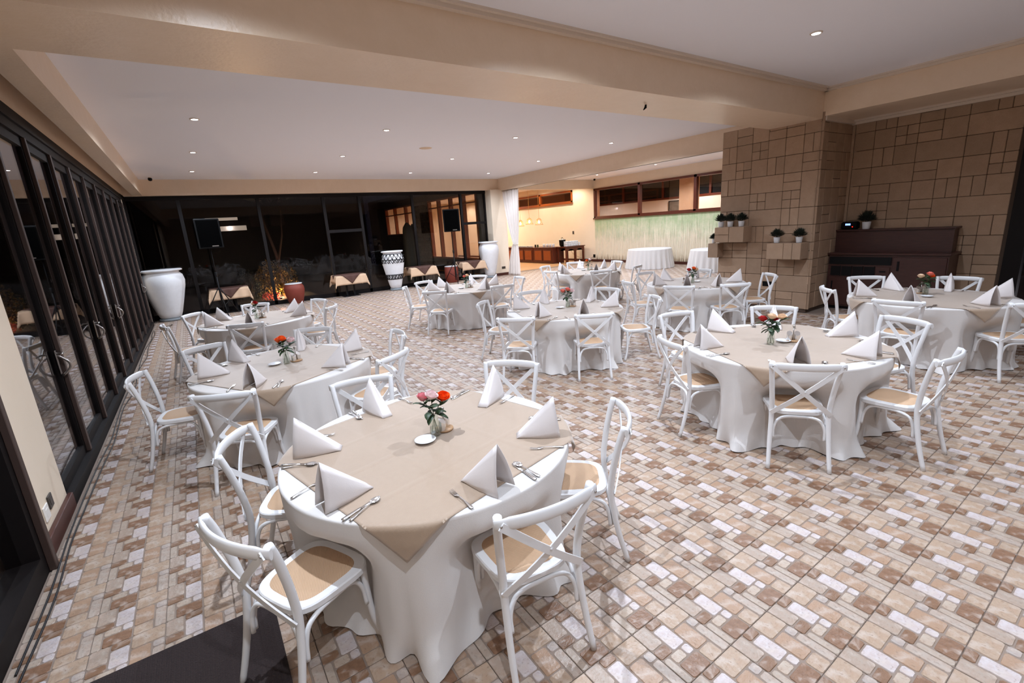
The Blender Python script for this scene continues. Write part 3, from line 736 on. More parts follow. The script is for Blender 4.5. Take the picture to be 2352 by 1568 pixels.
# ---- table cloth
def skirt(cx,cy_,chairs,seed):
    R0=.862; r=random.Random(seed); ph=[r.uniform(0,2*PI) for _ in range(6)]; n=256
    az=[math.atan2(y-cy_,x-cx) for x,y,_ in chairs]; dist=[math.hypot(x-cx,y-cy_) for x,y,_ in chairs]
    zs=[.752,.74,.715,.68,.63,.57,.50,.45,.40,.33,.25,.17,.10,.05,.022,.008]
    rows=[]
    for rr in (0.02,.3,.6,.8,.85): rows.append([(cx+rr*math.cos(2*PI*k/n),cy_+rr*math.sin(2*PI*k/n),HT) for k in range(n)])
    rows.append([(cx+(R0-.003)*math.cos(2*PI*k/n),cy_+(R0-.003)*math.sin(2*PI*k/n),HT-.002) for k in range(n)])
    for z in zs:
        row=[]; d=(HT-z)/HT
        for k in range(n):
            t=2*PI*k/n
            f=.62*(1-2*abs(math.sin(6.5*t+ph[0]+.9*math.sin(3*t+ph[1])+.25*z))**.8)+.34*math.sin(19*t+ph[2]+1.4*math.sin(2*t+ph[3])+.8*z)+.16*math.sin(37*t+ph[4]-z)
            amp=.060*min(1,d*1.7)**1.1
            rad=R0+.003+amp*(f*.62+.02)+.008*d
            if z<.12: rad+=(.12-z)*.9*(.35+.55*math.sin(7*t+ph[5])+.5*math.sin(23*t+ph[1]))
            for a,dd in zip(az,dist):
                da=(t-a+PI)%(2*PI)-PI; g=math.exp(-(da/.33)**4) if abs(da)<.8 else 0
                lim=dd-.28-.235   # front edge of the seat
                k2=max(0,min(1,(.66-z)/.2)); k2=k2*k2*(3-2*k2)
                if z<.40: k2*=max(.6,1-(.40-z)*1.0)
                rad-= g*k2*max(0,rad-lim)
            row.append((cx+rad*math.cos(t),cy_+rad*math.sin(t),z+(.004*math.sin(31*t) if z<.03 else 0)))
        rows.append(row)
    m=MB(); m.grid(rows[::-1],close=True); m.add([rows[0][k] for k in range(n)],[tuple(range(n))])
    return m
def topper(cx,cy_,az,hd,seed):
    R0=.869; r=random.Random(seed); n=90; a0=R(az); h=hd/math.sqrt(2); rows=[]
    ca,sa=math.cos(a0-PI/4),math.sin(a0-PI/4); ph=r.uniform(0,6)
    for i in range(n+1):
        row=[]
        for j in range(n+1):
            u=(-1+2*i/n)*h; v=(-1+2*j/n)*h; x=u*ca-v*sa; y=u*sa+v*ca; L=math.hypot(x,y); t=math.atan2(y,x)
            z=HT+.0035+.0012*math.sin(x*9+ph)*math.sin(y*8)
            if L>R0:
                e=L-R0; q=min(e,.02); rr=R0+.014*math.sin(q/.02*PI/2)+.022*min(1,e/.1)+.006*math.sin(t*14+ph)*min(1,e/.1); z=HT+.0035-max(0,e-.006); x,y=rr*math.cos(t),rr*math.sin(t)
            if i%30==0 or j%22==1: z+=.0018
            row.append((cx+x,cy_+y,z))
        rows.append(row)
    m=MB(); m.grid(rows,thick=-.0018) if False else m.grid([q[::-1] for q in rows][::-1] if False else rows,thick=.0018)
    return m
FLOW={'T1':['pink','white','orange'],'T2':['orange','orange','white'],'T3':['cream','red'],'T4':['coral','coral','white'],'T5':['red','cream','red','cream'],
'T6':['coral','cream'],'T7':['orange','white'],'T8':['red','orange','cream'],'T9':['cream','coral','orange']}
CPOS=dict(T1=((1.07,2.56),(.98,2.52),(1.15,2.60)),T2=((.63,5.27),(.52,5.32),(.73,5.31)),T3=((.74,8.95),None,(.83,8.97)),T4=((4.58,5.32),(4.46,5.36),(4.68,5.33)),
T5=((4.40,2.19),(4.56,2.15),(4.64,2.10)),T6=((4.85,8.98),(4.74,9.02),(4.95,8.98)),T7=((8.5,9.0),(8.42,9.1),(8.6,8.98)),T8=((7.64,5.30),(7.80,5.32),(7.60,5.42)),T9=((8.03,2.02),(7.84,1.95),(8.12,2.09)))
NAP1={'near left':(.285,2.18,13),'left':(.30,2.89,-22),'far left':(.91,3.33,-84),'far right':(1.745,2.905,-145),'right':(1.665,2.055,146),'near right':(1.055,1.73,111)}
first=True; caddy0=None; dish0=None
COLW={'T1':'pink, white and orange','T2':'bright orange','T3':'cream and red','T4':'coral','T5':'red and cream','T6':'coral and cream','T7':'orange and white','T8':'red and peach','T9':'salmon and cream'}
for ti,(T,((cx,cy_),caz,tn)) in enumerate(TABLES.items()):
    o=ob('tablecloth',skirt(cx,cy_,CH_[T],ti),'cloth'); tag(o,'white round cloth falling in folds to the tiles over '+tn,'tablecloth','white round tablecloths')
    o=ob('table_topper',topper(cx,cy_,caz,1.05 if T=='T1' else 1.03,ti),'overlay'); tag(o,'square beige satin overlay laid on the white cloth of '+tn,'table topper','beige table toppers')
    SN=seatnames([math.degrees(math.atan2(q[1]-cy_,q[0]-cx))-VIEW for q in CH_[T]])
    for ci,(px,py,face) in enumerate(CH_[T]):
        ang=math.degrees(math.atan2(py-cy_,px-cx)); sn=seatname(ang-VIEW)
        sn=SN[ci]
        # place chair: measured point is the middle of the top rail
        tx,ty=px+.28*math.cos(R(face)),py+.28*math.sin(R(face)); rz=R(face-90)
        lab='white cross back chair, %s seat of %s'%(sn,tn)
        if first: CHAIR.location=(tx,ty,0); CHAIR.rotation_euler=(0,0,rz); CHAIR['label']=lab; CHAIR['group']='white cross back dining chairs'; first=False
        else: dup(CHAIR,(tx,ty,0),rz,lab,'white cross back dining chairs')
        # napkin, heading towards the centre
        if T=='T1' and sn in NAP1: nx,ny,nh=NAP1[sn]
        else:
            a=R(ang+rj.uniform(-3,3)); nr=.79+rj.uniform(-.02,.02); nx,ny=cx+nr*math.cos(a),cy_+nr*math.sin(a); nh=ang+180+rj.uniform(-14,14)
        n=mk('napkin',NAPK[(ti+ci*3)%4 if T!='T1' else (0,1,0,0,3,1)[ci]],None,(nx,ny,HT+.0055),R(nh-90)); tag(n,'off white pyramid napkin, %s seat of %s'%(sn,tn),'napkin','pyramid folded napkins')
        hd=R(ang+180); dx,dy=math.cos(hd),math.sin(hd); rx,ry=dy,-dx; ex,ey=cx-.80*dx,cy_-.80*dy
        def put(nm,me,al,sd,turn,dz,lab,grp):
            o=mk(nm,me,None,(ex+dx*al+rx*sd,ey+dy*al+ry*sd,HT+.0048+dz),hd-PI/2+R(turn)); tag(o,lab+', %s seat of %s'%(sn,tn),nm,grp)
        put('fork',FORK,.07,-.19+rj.uniform(-.015,.015),rj.uniform(-8,8),.0008,'steel fork left of napkin','steel forks')
        sd=.195+rj.uniform(-.01,.015); tu=rj.uniform(-9,5)
        put('knife',KNIFE,.075,sd,tu,.0003,'steel knife under the spoon','steel knives')
        put('spoon',SPOON,.078,sd+.022,tu+7,.0008,'steel spoon over the knife','steel spoons')
    # centrepiece
    vp,sp2,kp=CPOS[T]
    v=thing('flower_vase','small clear glass vase with %s roses on %s'%(COLW[T],tn),'vase',(vp[0],vp[1],HT+.006),0,'glass vases with roses')
    mk('vase_glass',VASE,v); mk('water',WATER,v)
    cols=FLOW[T]; N=len(cols)
    for k,c in enumerate(cols):
        a=YAWA=R(-YAW*57.3)+2*PI*(k+.25)/max(N,3)+.4; hr=.045 if N>2 else .04
        side=(k-(N-1)/2)*(.05 if N==4 else .066); fx=side*_rt.x+.03*math.cos(k*PI)*FWD.x; fy=side*_rt.y+.03*math.cos(k*PI)*FWD.y; fz=.232+(.018 if k%2 else 0)+ (.012 if k==1 else 0)
        ordn=['leftmost','second','third','rightmost'][k] if N==4 else (['left','middle','right'][k] if N==3 else ['left','right'][k])
        rs=thing('rose','%s rose, %s bloom on %s'%({'white':'pale pink white','cream':'cream'}.get(c,c),ordn,tn),'rose',(vp[0],vp[1],HT+.006),0,'cut roses in the vases')
        p0=Vector((-.35*fx,-.35*fy,.012)); p1=Vector((fx*.15,fy*.15,.145)); p2=Vector((fx,fy,fz))
        m=MB(); m.tube(cat([p0,p1,p2],5),.0024,6); ob('stem',m,'stem',rs)
        mk('bloom',ROSE[c],rs,p2,rot=(R(20)*math.sin(k*2.1),R(18)*math.cos(k*1.7),k),sc=1.5)
        for q in range(5):
            pp=p1.lerp(p2,.05+.17*q); mk('leaf',LEAF,rs,pp,rot=(R(-25+15*q),R(10),k*2.1+q*2.4),sc=1.75)
    if sp2:
        dd=mk('saucer',SAUCER,None,(sp2[0],sp2[1],HT+.0058),sc=1.15); tag(dd,'small white ceramic saucer beside the vase on '+tn,'saucer','small white saucers')
    k=thing('condiment_caddy','round wooden caddy with two slanted steel shakers on '+tn,'condiment set',(kp[0],kp[1],HT+.0062),R(rj.uniform(-20,20)-YAW*57.3+ (90 if T in('T1','T2','T7') else 0)),'condiment caddies'); k.scale=(1.35,1.35,1.35)
    mk('base',CB,k); mk('rod',CRD,k,(0,.0,0)); mk('shaker',SHK,k,(-.024,0,.0088),PI/2*3); mk('shaker',SHK,k,(.024,0,.0088),PI/2*3)

# ================================================================ BACK OF THE ROOM
URN=[(.17,0),(.2,.02),(.24,.15),(.33,.55),(.40,.9),(.415,1.05),(.39,1.2),(.345,1.27),(.33,1.29),(.335,1.31),(.40,1.33),(.405,1.36),(.385,1.375),(.33,1.36),(.3,1.3),(.29,1.1),(.1,1.05),(.001,1.05)]
def urn(x,y,label,sx=1,h=1.45,mosaic=False):
    t=thing('urn',label,'urn',(x,y,0),0)
    k=h/1.45; m=MB(); m.lathe([(.21*sx,0),(.225*sx,.01),(.225*sx,.07),(.21*sx,.075)],28); ob('base_pad',m,'padgrey',t)
    m=MB(); m.lathe([(a*sx,.076+z*k) for a,z in URN],40); ob('body',m,'porcelain',t)
    if mosaic:
        def rad(z):
            z=(z-.076)/k
            for (a,za),(b_,zb) in zip(URN,URN[1:]):
                if za<=z<=zb and zb>za: return sx*(a+(b_-a)*(z-za)/(zb-za))
            return .3
        L=MB(); M=MB(); rr=random.Random(4)
        def pt(a,z,e=.006): r_=rad(z)+e; return (r_*math.cos(a),r_*math.sin(a),z)
        def seg(a0,z0,a1,z1,w=.012): L.tube([pt(a0+(a1-a0)*i/4,z0+(z1-z0)*i/4) for i in range(5)],w,5)
        n=16
        for (za,zb,cl) in ((1.12,1.31,1),(.99,1.12,1),(.42,.58,0)):
            for i in range(n):
                a0=2*PI*i/n; a1=2*PI*(i+1)/n; am=(a0+a1)/2+rr.uniform(-.05,.05)
                seg(a0,za,am,zb); seg(am,zb,a1,za)
                if za<1.1: seg(a0,zb,am,za)
                if not (za==.99): seg(a0,zb,a1,zb)
                seg(a0,za,a1,za) if za!=.99 else None
                if cl:
                    for (aa,ab,ac) in (((a0,za),(a1,za),(am,zb)),((a0,zb),(am,zb),(a0,za))):
                        c=lin(rr.choice(('dcdcdc','d8c2ba','cfd0d2','b9c3cc','e0dcd8','c9a99c'))); M.add([pt(*aa,.002),pt(*ab,.002),pt(*ac,.002)],[(0,1,2)],0,c)
        o=ob('lattice',L,'black',t); o['label']='black zigzag lines'; o['kind']='stuff'; o=ob('mosaic_band',M,'mosaic',t); o['kind']='stuff'
    return t
urn(-.78,16.62,'tall white urn in the back left corner against the dark glass',1.28,1.46)
urn(6.05,16.62,'white urn with black zigzag mosaic bands before the glass wall',.96,1.42,True)
urn(10.12,16.55,'tall plain white urn beside the curtain column',1.0,1.46)
def drum(x,y,label,sc,prof):
    t=thing('terracotta_pot',label,'pot',(x,y,0)); m=MB(); m.lathe(prof,32); ob('body',m,'terracotta',t)
    m=MB(); zt=prof[-1][1]; rt=prof[-1][0]; m.lathe([(.001,zt-.01),(rt-.02,zt-.01),(rt+.01,zt-.005),(rt+.02,zt+.01),(rt+.005,zt+.02),(.001,zt+.012)],32); o=ob('lid',m,'ceramic',t); o['label']='white round disc on the rim'
drum(2.62,16.72,'round terracotta pot with white top near the red flowers',1,[(.2,0),(.22,.02),(.29,.3),(.315,.45),(.30,.56),(.26,.61),(.25,.64)])
drum(8.42,16.72,'dark terracotta drum with white top behind the speaker stand',1,[(.24,0),(.26,.02),(.27,.3),(.26,.58),(.24,.62)])
# covered side tables
def side_table(x,y,label):
    t=thing('side_table',label,'side table',(x,y,0),0,'covered side tables along the glass')
    m=MB(); m.box(-.28,.28,-.22,.22,0,.025,0,.008); ob('base',m,'black',t)
    m=MB(); m.box(-.16,-.10,-.03,.03,.025,.72); m.box(.10,.16,-.03,.03,.025,.72); ob('pedestal',m,'black',t)
    m=MB(); m.box(-.5,.5,-.33,.33,.72,.745,0,.005); ob('tabletop',m,'black',t)
    def cloth(name,hx,hy,rot,mt,z,drop,lim=(.505,.335),parent=None,e0=.004):
        n=26; rows=[]
        for i in range(n+1):
            row=[]
            for j in range(n+1):
                u=(-1+2*i/n)*hx; v=(-1+2*j/n)*hy; a=u*math.cos(rot)-v*math.sin(rot); b_=u*math.sin(rot)+v*math.cos(rot)
                ox=max(0,abs(a)-lim[0]); oy=max(0,abs(b_)-lim[1]); zz=z-max(ox,oy)-.45*min(ox,oy)
                fx=math.copysign(min(abs(a),lim[0])+e0+.10*ox+.22*min(ox,oy),a) if ox>0 else a; fy=math.copysign(min(abs(b_),lim[1])+e0+.10*oy+.22*min(ox,oy)+.012*math.sin(a*25)*min(1,oy*8),b_) if oy>0 else b_
                row.append((fx,fy,zz))
            rows.append(row)
        m=MB(); m.grid(rows,thick=.002); o=mk(name,m.mesh(name,[mt]),None,(x,y,0)); return o
    c=cloth('side_tablecloth',.74,.66,0,'tancloth',.752,.2); tag(c,'tan lower cloth, '+label.split('covered ')[1],'tablecloth','tan cloths on the side tables')
    c=cloth('side_topper',.455,.455,PI/4,'browncloth',.758,.2,(.512,.342),None,.008); tag(c,'brown diagonal cloth, '+label.split('covered ')[1],'table topper','brown toppers on the side tables')
side_table(.78,16.72,'covered side table beside the big corner urn')
side_table(4.42,16.72,'covered side table between terracotta pot and mosaic urn')
side_table(7.12,16.72,'covered side table right of the mosaic urn')
side_table(9.28,16.72,'covered side table left of the plain white urn')
# speakers on stands
def speaker(x,y,rz,la,lb):
    t=thing('speaker_stand',la,'speaker stand',(x,y,0),rz)
    m=MB(); m.tube([(0,0,.12),(0,0,1.2)],.02,10); m.tube([(0,0,1.2),(0,0,1.98)],.0145,10); ob('pole',m,'black',t)
    m=MB(); m.lathe([(.03,1.15),(.034,1.17),(.034,1.25),(.028,1.27)],12); ob('collar',m,'black',t)
    for k in range(3):
        a=2*PI*k/3+.5; m=MB(); m.tube([(.03*math.cos(a),.03*math.sin(a),.80),(.5*math.cos(a),.5*math.sin(a),.015)],.014,8); m.tube([(.02*math.cos(a),.02*math.sin(a),.25),(.26*math.cos(a),.26*math.sin(a),.41)],.009,6); l=ob('leg',m,'black',t)
        m=MB(); m.tube([(.485*math.cos(a),.485*math.sin(a),.04),(.52*math.cos(a),.52*math.sin(a),.0)],.019,8); ob('rubber_foot',m,'rubber',l)
    s=thing('loudspeaker',lb,'speaker',(x,y,1.95),rz)
    m=MB(); P=[(-.31,-.2),(.31,-.2),(.2,.2),(-.2,.2)]; m.prism(P,0,.82,0,.02); ob('cabinet',m,'device',s)
    m=MB(); m.box(-.27,.27,-.207,-.2,.04,.78,0,.003); ob('grille',m,'speakercloth',s)
    m=MB(); m.box(.02,.18,-.212,-.207,.05,.075); ob('badge',m,'chrome',s)
speaker(8.35,16.25,R(-18),'black tripod speaker stand before the lit windows','black loudspeaker on a tripod before the lit wood windows')
speaker(.52,16.1,R(10),'black tripod speaker stand left of the corner side table','black loudspeaker on a tripod against the dark glass at the back left')
# curtain and track
def curtain():
    t=thing('curtain','white sheer curtain tied back beside the column','curtain',(11.1,15.6,0))
    rows=[]; n=90; nz=40
    for i in range(nz+1):
        z=3.43*(1-i/nz)+.01
        if z>1.3: k=(z-1.3)/2.13; k=k**.75; y0=.25-.19*k; y1=.55+.54*k
        else: k=(1.3-z)/1.3; k=k**.6; y0=.25; y1=.55+.45*k
        amp=.055*(.35+.65*min(1,abs(z-1.3)/.8)); row=[]
        for j in range(n+1):
            u=j/n; row.append((amp*math.sin(u*2*PI*9+.4*math.sin(z*2))+.02*math.sin(u*23),y0+(y1-y0)*u,z))
        rows.append(row)
    m=MB(); m.grid(rows,thick=.002); ob('fabric',m,'curtain',t)
    m=MB(); m.tube([(.06*math.cos(a),.40+.17*math.sin(a),1.30+.02*math.cos(a)) for a in [2*PI*k/16 for k in range(17)]],.012,6); ob('tieback',m,'curtain',t)
    m=MB(); m.box(10.99,11.05,6.2,16.6,3.43,3.455); tag(ob('curtain_track',m,'framelight'),'long thin dark curtain track under the beam of the side opening','curtain track')
curtain()
# sockets and switches
def plate(name,x,y,z,ax,label,cat_,w=.045,h=.045,mt='socket'):
    m=MB()
    if ax=='x': m.box(-.005,.005,-w,w,-h,h,0,.003); m.box(-.007,-.003,-w*.5,w*.5,-h*.5,h*.5)
    elif ax=='X': m.box(-.005,.005,-w,w,-h,h,0,.003); m.box(.003,.007,-w*.5,w*.5,-h*.5,h*.5)
    else: m.box(-w,w,-.005,.005,-h,h,0,.003); m.box(-w*.5,w*.5,-.007,-.003,-h*.5,h*.5)
    tag(ob(name,m,mt,None,(x,y,z)),label,cat_)
plate('wall_socket',-1.194,4.38,.245,'X','white wall socket low on the cream wall between the left doors','socket',.055,.055)
plate('data_socket',-1.194,4.52,.27,'X','dark square socket beside the white one on the left wall','socket',.05,.05,'socketdark')
plate('column_socket',10.9,16.714,.32,'y','dark socket low on the curtain column','socket',.09,.05,'socketdark')
plate('pier_socket',9.69,4.98,.52,'x','black socket plate low on the stone pier','socket',.09,.05,'device')
plate('light_switch',16.843,18.91,1.46,'x','small dark switch on the cream wall above the buffet','switch',.06,.08,'socketdark')
plate('relief_socket',16.84,17.36,.27,'x','black socket at the left foot of the green relief wall','socket',.09,.08,'device')
# cables along left wall
def cable(name,pts,label,r=.006):
    m=MB(); m.tube(cat(pts,6),r,6); tag(ob(name,m,'rubber'),label,'cable','black cables along the glass doors')
rc=random.Random(9)
cable('floor_cable',[(-1.085+.02*math.sin(k*1.7)+.012*rc.uniform(-1,1),2.9+k*.7,.007) for k in range(18)],'black cable lying wavy along the foot of the glass doors, inner one')
cable('floor_cable',[(-1.125+.015*math.sin(k*1.3+1)+.01*rc.uniform(-1,1),3.0+k*.7,.007) for k in range(18)],'black cable lying closest to the threshold of the glass doors')
cable('floor_cable',[(-1.05,15.9,.007),(-.9,15.4,.007),(-.75,15.6,.007),(-.85,15.0,.007),(-.98,14.5,.007)],'looped end of black cable before the corner urn')
# mat
m=MB(); m.box(-1.1,.02,.9,2.71,0,.008,0,.003)
mt_=thing('door_mat','dark brown ribbed mat on the tiles at the lower left corner','mat',(0,0,0)); ob('backing',m,'matmat',mt_)
m=MB()
for k in range(56): m.box(-1.09+k*.02,-1.082+k*.02,.92,2.69,.008,.0115)
o=ob('ribs',m,'matmat',mt_); o['kind']='stuff'
# ceiling bits
m=MB(); m.lathe([(.001,-.01),(.13,-.01),(.15,-.004),(.15,0),(.001,0)],28); tag(ob('ceiling_speaker',m,'wallpaper',None,(5.04,10.73,3.92)),'round flat beige speaker disc in the coffered ceiling','ceiling speaker')
def cctv(x,y,label):
    t=thing('security_camera',label,'camera',(x,y,3.92)); m=MB(); m.lathe([(.03,0),(.03,-.02),(.01,-.02)],10); ob('mount',m,'crown',t); m=MB(); m.lathe([(.001,-.10),(.04,-.085),(.05,-.05),(.045,-.02),(.001,-.02)],14); ob('dome',m,'device',t)
cctv(-.5,16.4,'small black security camera in the far left ceiling corner'); cctv(16.35,16.75,'small black security camera in the side room ceiling corner')
m=MB(); m.tube([(5.5,4.62,3.497),(5.52,4.64,3.47),(5.5,4.66,3.44)],[.012,.018,.006],7); tag(ob('gecko_hook',m,'device'),'small black hook on the underside of the main beam','hook')

# ================================================================ STONE PIER SHELVES AND PLANTS
def shelf(name,x0,y0,y1,z0,z1,splits,label):
    t=thing(name,label,'shelf',(x0,y0,z0))
    for (a,b_,c,d) in splits:
        m=MB(); m.box(0,9.695-x0,a*(y1-y0)+.003,b_*(y1-y0)-.003,c*(z1-z0)+.003,d*(z1-z0)-.003,0,.006); ob('stone_block',m,'stone',t)
shelf('stone_shelf',9.38,5.36,6.01,1.38,1.70,[(0,.5,0,1),(.5,1,0,.5),(.5,1,.5,1)],'upper stone block shelf with three plants on the pier')
shelf('stone_shelf',9.38,4.24,4.88,1.05,1.36,[(0,.25,0,1),(.25,.5,0,1),(.5,1,0,1)],'lower stone block shelf with two plants on the pier')
shelf('stone_shelf',9.48,5.98,6.22,1.05,1.36,[(0,1,0,1)],'plain stone block jutting from the far edge of the pier')
def foliage(m,r,n,seed,z0=0,up=.6,size=.05,w=.006):
    rr=random.Random(seed)
    for k in range(n):
        a=rr.uniform(0,2*PI); e=rr.uniform(.1,1.45); L=r*rr.uniform(.6,1.15)
        d=Vector((math.cos(a)*math.cos(e),math.sin(a)*math.cos(e),math.sin(e)*up+.25)); p=Vector((0,0,z0))+d*L; s_=Vector((-math.sin(a),math.cos(a),0))
        q=p+d*size*rr.uniform(.5,1)+Vector((0,0,-.2*size)); b0=p-d*size*.6
        m.add([b0,p+s_*w,q,p-s_*w],[(0,1,2,3)])
def potplant(x,y,z,label,sc=1,group='small potted plants on the pier shelves',dark=True,seed=0):
    t=thing('potted_plant',label,'plant',(x,y,z),seed,group); 
    m=MB(); m.lathe([(.042*sc,0),(.046*sc,.004),(.056*sc,.10*sc),(.056*sc,.105*sc),(.05*sc,.105*sc),(.046*sc,.085*sc),(.001,.085*sc)],20); ob('pot',m,'ceramic',t)
    m=MB(); foliage(m,.10*sc,520,seed,.10*sc,1.0,.05*sc,.007*sc); 
    for k in range(10): a=k*.63; m.tube([(0,0,.08*sc),(.05*sc*math.cos(a),.05*sc*math.sin(a),.17*sc)],.002,4)
    ob('foliage',m,'darkleaf',t)
for k,(y,l) in enumerate(((5.92,'left of the three potted plants on the upper stone shelf'),(5.71,'middle of the three potted plants on the upper stone shelf'),(5.47,'right of the three potted plants on the upper stone shelf'))): potplant(9.47,y,1.70,l,1.05,seed=k)
for k,(y,l) in enumerate(((4.74,'left of the two potted plants on the lower stone shelf'),(4.33,'right of the two potted plants on the lower stone shelf'))): potplant(9.48,y,1.36,l,1.05,seed=5+k)
potplant(9.56,6.13,1.36,'small plant peeking out behind the far edge of the pier',.8,seed=9)
# ================================================================ DARK CABINET
t=thing('sideboard','dark brown wooden sideboard with raised back shelf in the stone niche','sideboard',(10.42,2.38,0))
m=MB(); m.box(.02,.55,0,1.8,.06,1.06); ob('body',m,'darkwood',t); m=MB(); m.box(.06,.55,.02,1.78,0,.06); ob('plinth',m,'black',t)
m=MB(); m.box(-.02,.55,-.03,1.82,1.06,1.095,0,.006); ob('worktop',m,'darkwood',t)
m=MB(); m.box(.29,.55,.05,1.82,1.095,1.49); ob('riser',m,'darkwood',t); m=MB(); m.box(.25,.55,.02,1.82,1.49,1.52,0,.005); ob('top_shelf',m,'darkwood',t)
for k in range(4): m=MB(); y=1.03+k*.185; m.box(.005,.03,y,y+.16,.66,.84); m.box(.0,.02,y-.012,y,.65,.85); o=ob('cubby',m,'black',t)
m=MB(); m.box(.0,.02,.78,1.78,.88,1.02); ob('dark_slot',m,'black',t)
m=MB(); m.box(0,.02,.79,1.0,.66,.84,0,.004); d=ob('drawer',m,'darkwood',t); h=MB(); h.box(-.012,0,.85,.94,.75,.77); ob('pull',h,'black',d)
for k in range(2): m=MB(); y=.79+k*.5; m.box(0,.02,y,y+.48,.09,.63,0,.004); d=ob('door',m,'darkwood',t); h=MB(); h.box(-.015,0,y+.4,y+.42,.4,.55); ob('pull',h,'black',d)
m=MB(); m.box(0,.02,.02,.76,.09,1.02,0,.004); d=ob('door',m,'darkwood',t); h=MB(); h.box(-.015,0,.66,.69,.78,.95); ob('pull',h,'black',d)
t=thing('radio','black table radio with glowing blue display on the sideboard','radio',(10.78,4.0,1.52)); m=MB(); m.prism([(-.08,-.13),(.08,-.13),(.08,.13),(-.08,.13)],0,.15,0,.03); ob('body',m,'device',t)
m=MB(); m.box(-.086,-.08,-.03,.055,.08,.115); ob('display',m,'screen',t); m=MB(); m.box(-.086,-.08,-.075,-.06,.045,.058); ob('indicator',m,'redled',t)
potplant(10.74,3.72,1.52,'dark potted plant beside the radio on the sideboard',1.3,'plants on the sideboard',seed=12)
# ================================================================ SIDE ROOM
def round_cloth(x,y,label,seed):
    m=MB(); n=160; Rr=.85; r=random.Random(seed); ph=r.uniform(0,6); rows=[[(x+rr*math.cos(2*PI*k/n),y+rr*math.sin(2*PI*k/n),.76) for k in range(n)] for rr in (.02,.5,.84)]
    for z in (.752,.72,.65,.5,.3,.12,.04,.008):
        d=(.76-z)/.76; rows.append([(x+(Rr+d*.10+.035*d**.8*math.sin(28*2*PI*k/n+ph+math.sin(5*2*PI*k/n)))*math.cos(2*PI*k/n),y+(Rr+d*.10+.035*d**.8*math.sin(28*2*PI*k/n+ph+math.sin(5*2*PI*k/n)))*math.sin(2*PI*k/n),z) for k in range(n)])
    m.grid(rows[::-1],close=True); m.add(rows[0],[tuple(range(n))]); tag(ob('bare_tablecloth',m,'cloth'),label,'tablecloth','bare white round tables in the side room')
round_cloth(15.45,12.75,'bare round table under white cloth before the green relief wall, left one',1); round_cloth(15.5,9.85,'bare round table under white cloth half hidden by the stone pier',2)
# buffet cabinets
def cabinet(y0,y1,label):
    t=thing('buffet_cabinet',label,'cabinet',(15.15,y0,0)); L=y1-y0
    m=MB(); m.box(0,.75,.005,L-.005,.04,.79); ob('body',m,'redwood',t); m=MB(); m.box(.03,.75,0,L,0,.05); ob('plinth',m,'darkwood',t); m=MB(); m.box(-.03,.78,0,L,.79,.82,0,.005); ob('top',m,'redwood',t)
    for k in range(2):
        a=.08+k*(L-.08)/2; m=MB(); m.box(-.02,0,a,a+(L-.24)/2,.12,.70,0,.004); d=ob('door',m,'redwood',t); p=MB(); p.box(-.026,-.018,a+.06,a+(L-.24)/2-.06,.17,.65,0,.003); ob('panel',p,'orangewood',d)
cabinet(18.62,20.24,'red brown buffet cabinet nearest the arched table'); cabinet(20.26,21.9,'red brown buffet cabinet half hidden by the curtain'); cabinet(21.92,23.5,'farthest red brown buffet cabinet behind the curtain')
t=thing('arched_table','red brown wooden table with arched aprons beside the buffet cabinets','table',(15.4,17.85,0))
m=MB(); m.box(-.04,1.25,-.04,.72,.80,.835,0,.006); ob('tabletop',m,'redwood',t)
for x in (0,.575,1.13):
    for y in (0,.6): m=MB(); m.box(x,x+.08,y,y+.08,0,.80); ob('leg',m,'redwood',t)
def apron(x0,x1,y):
    w=x1-x0; P=[(x0,.80),(x0,.55),(x0+.05,.62),(x0+w*.3,.70),(x1-w*.3,.70),(x1-.05,.62),(x1,.55),(x1,.80)]; m=MB(); n=len(P)
    vs=[(x,y+.01,z) for x,z in P]+[(x,y+.06,z) for x,z in P]; m.add(vs,[(0,1,2,7),(2,3,4,5),(2,5,7),(5,6,7)][:0]+[(k,(k+1)%n,n+(k+1)%n,n+k) for k in range(n)]+[(7,2,1,0),(7,5,2),(5,4,3,2),(7,6,5)]+[(n+0,n+1,n+2,n+7),(n+2,n+5,n+7),(n+2,n+3,n+4,n+5),(n+5,n+6,n+7)]); ob('arched_apron',m,'redwood',t)
for y in (0,.6): apron(.08,.575,y); apron(.655,1.13,y)
# crockery
def stack(name,x,y,z,label,cat_,r=.13,n=8,h=.012,mt='ceramic'):
    t=thing(name,label,cat_,(x,y,z))
    return t
for k in range(6):
    for s_ in range(3):
        m=MB(); m.lathe([(.001,0),(.07,0),(.075,.006),(.125,.016),(.127,.02),(.07,.010),(.001,.008)],20) if (k,s_)==(0,0) else None
        if (k,s_)==(0,0): PLT=m.mesh('plate',['ceramic'])
        o=mk('plate',PLT,None,(15.35,20.72+k*.24,.82+s_*.018)); tag(o,'white plate, %s layer of the %s short stack on the buffet'%(('bottom','middle','top')[s_],('first','second','third','fourth','fifth','sixth')[k]),'plate','white plates on the buffet')
m=MB(); m.lathe([(.03,0),(.034,.004),(.045,.085),(.041,.085),(.031,.01),(.001,.008)],16); CUP=m.mesh('cup',['ceramic'])
for i in range(8):
    for j in range(2):
        for l in range(3):
            o=mk('cup',CUP,None,(15.50+i*.105,17.95+j*.12,.835+l*.086)); tag(o,'white cup, %s row, %s layer, %s place from the kettle, arched table'%(('front','rear')[j],('bottom','middle','top')[l],('first','second','third','fourth','fifth','sixth','seventh','eighth')[i]),'cup','stacked white cups')
for j in range(2):
    for l in range(2): o=mk('cup',CUP,None,(16.38,17.95+j*.12,.835+l*.086)); tag(o,'white cup, %s row, %s layer of the low stack at the table end'%(('front','rear')[j],('bottom','top')[l]),'cup','cups at the table end')
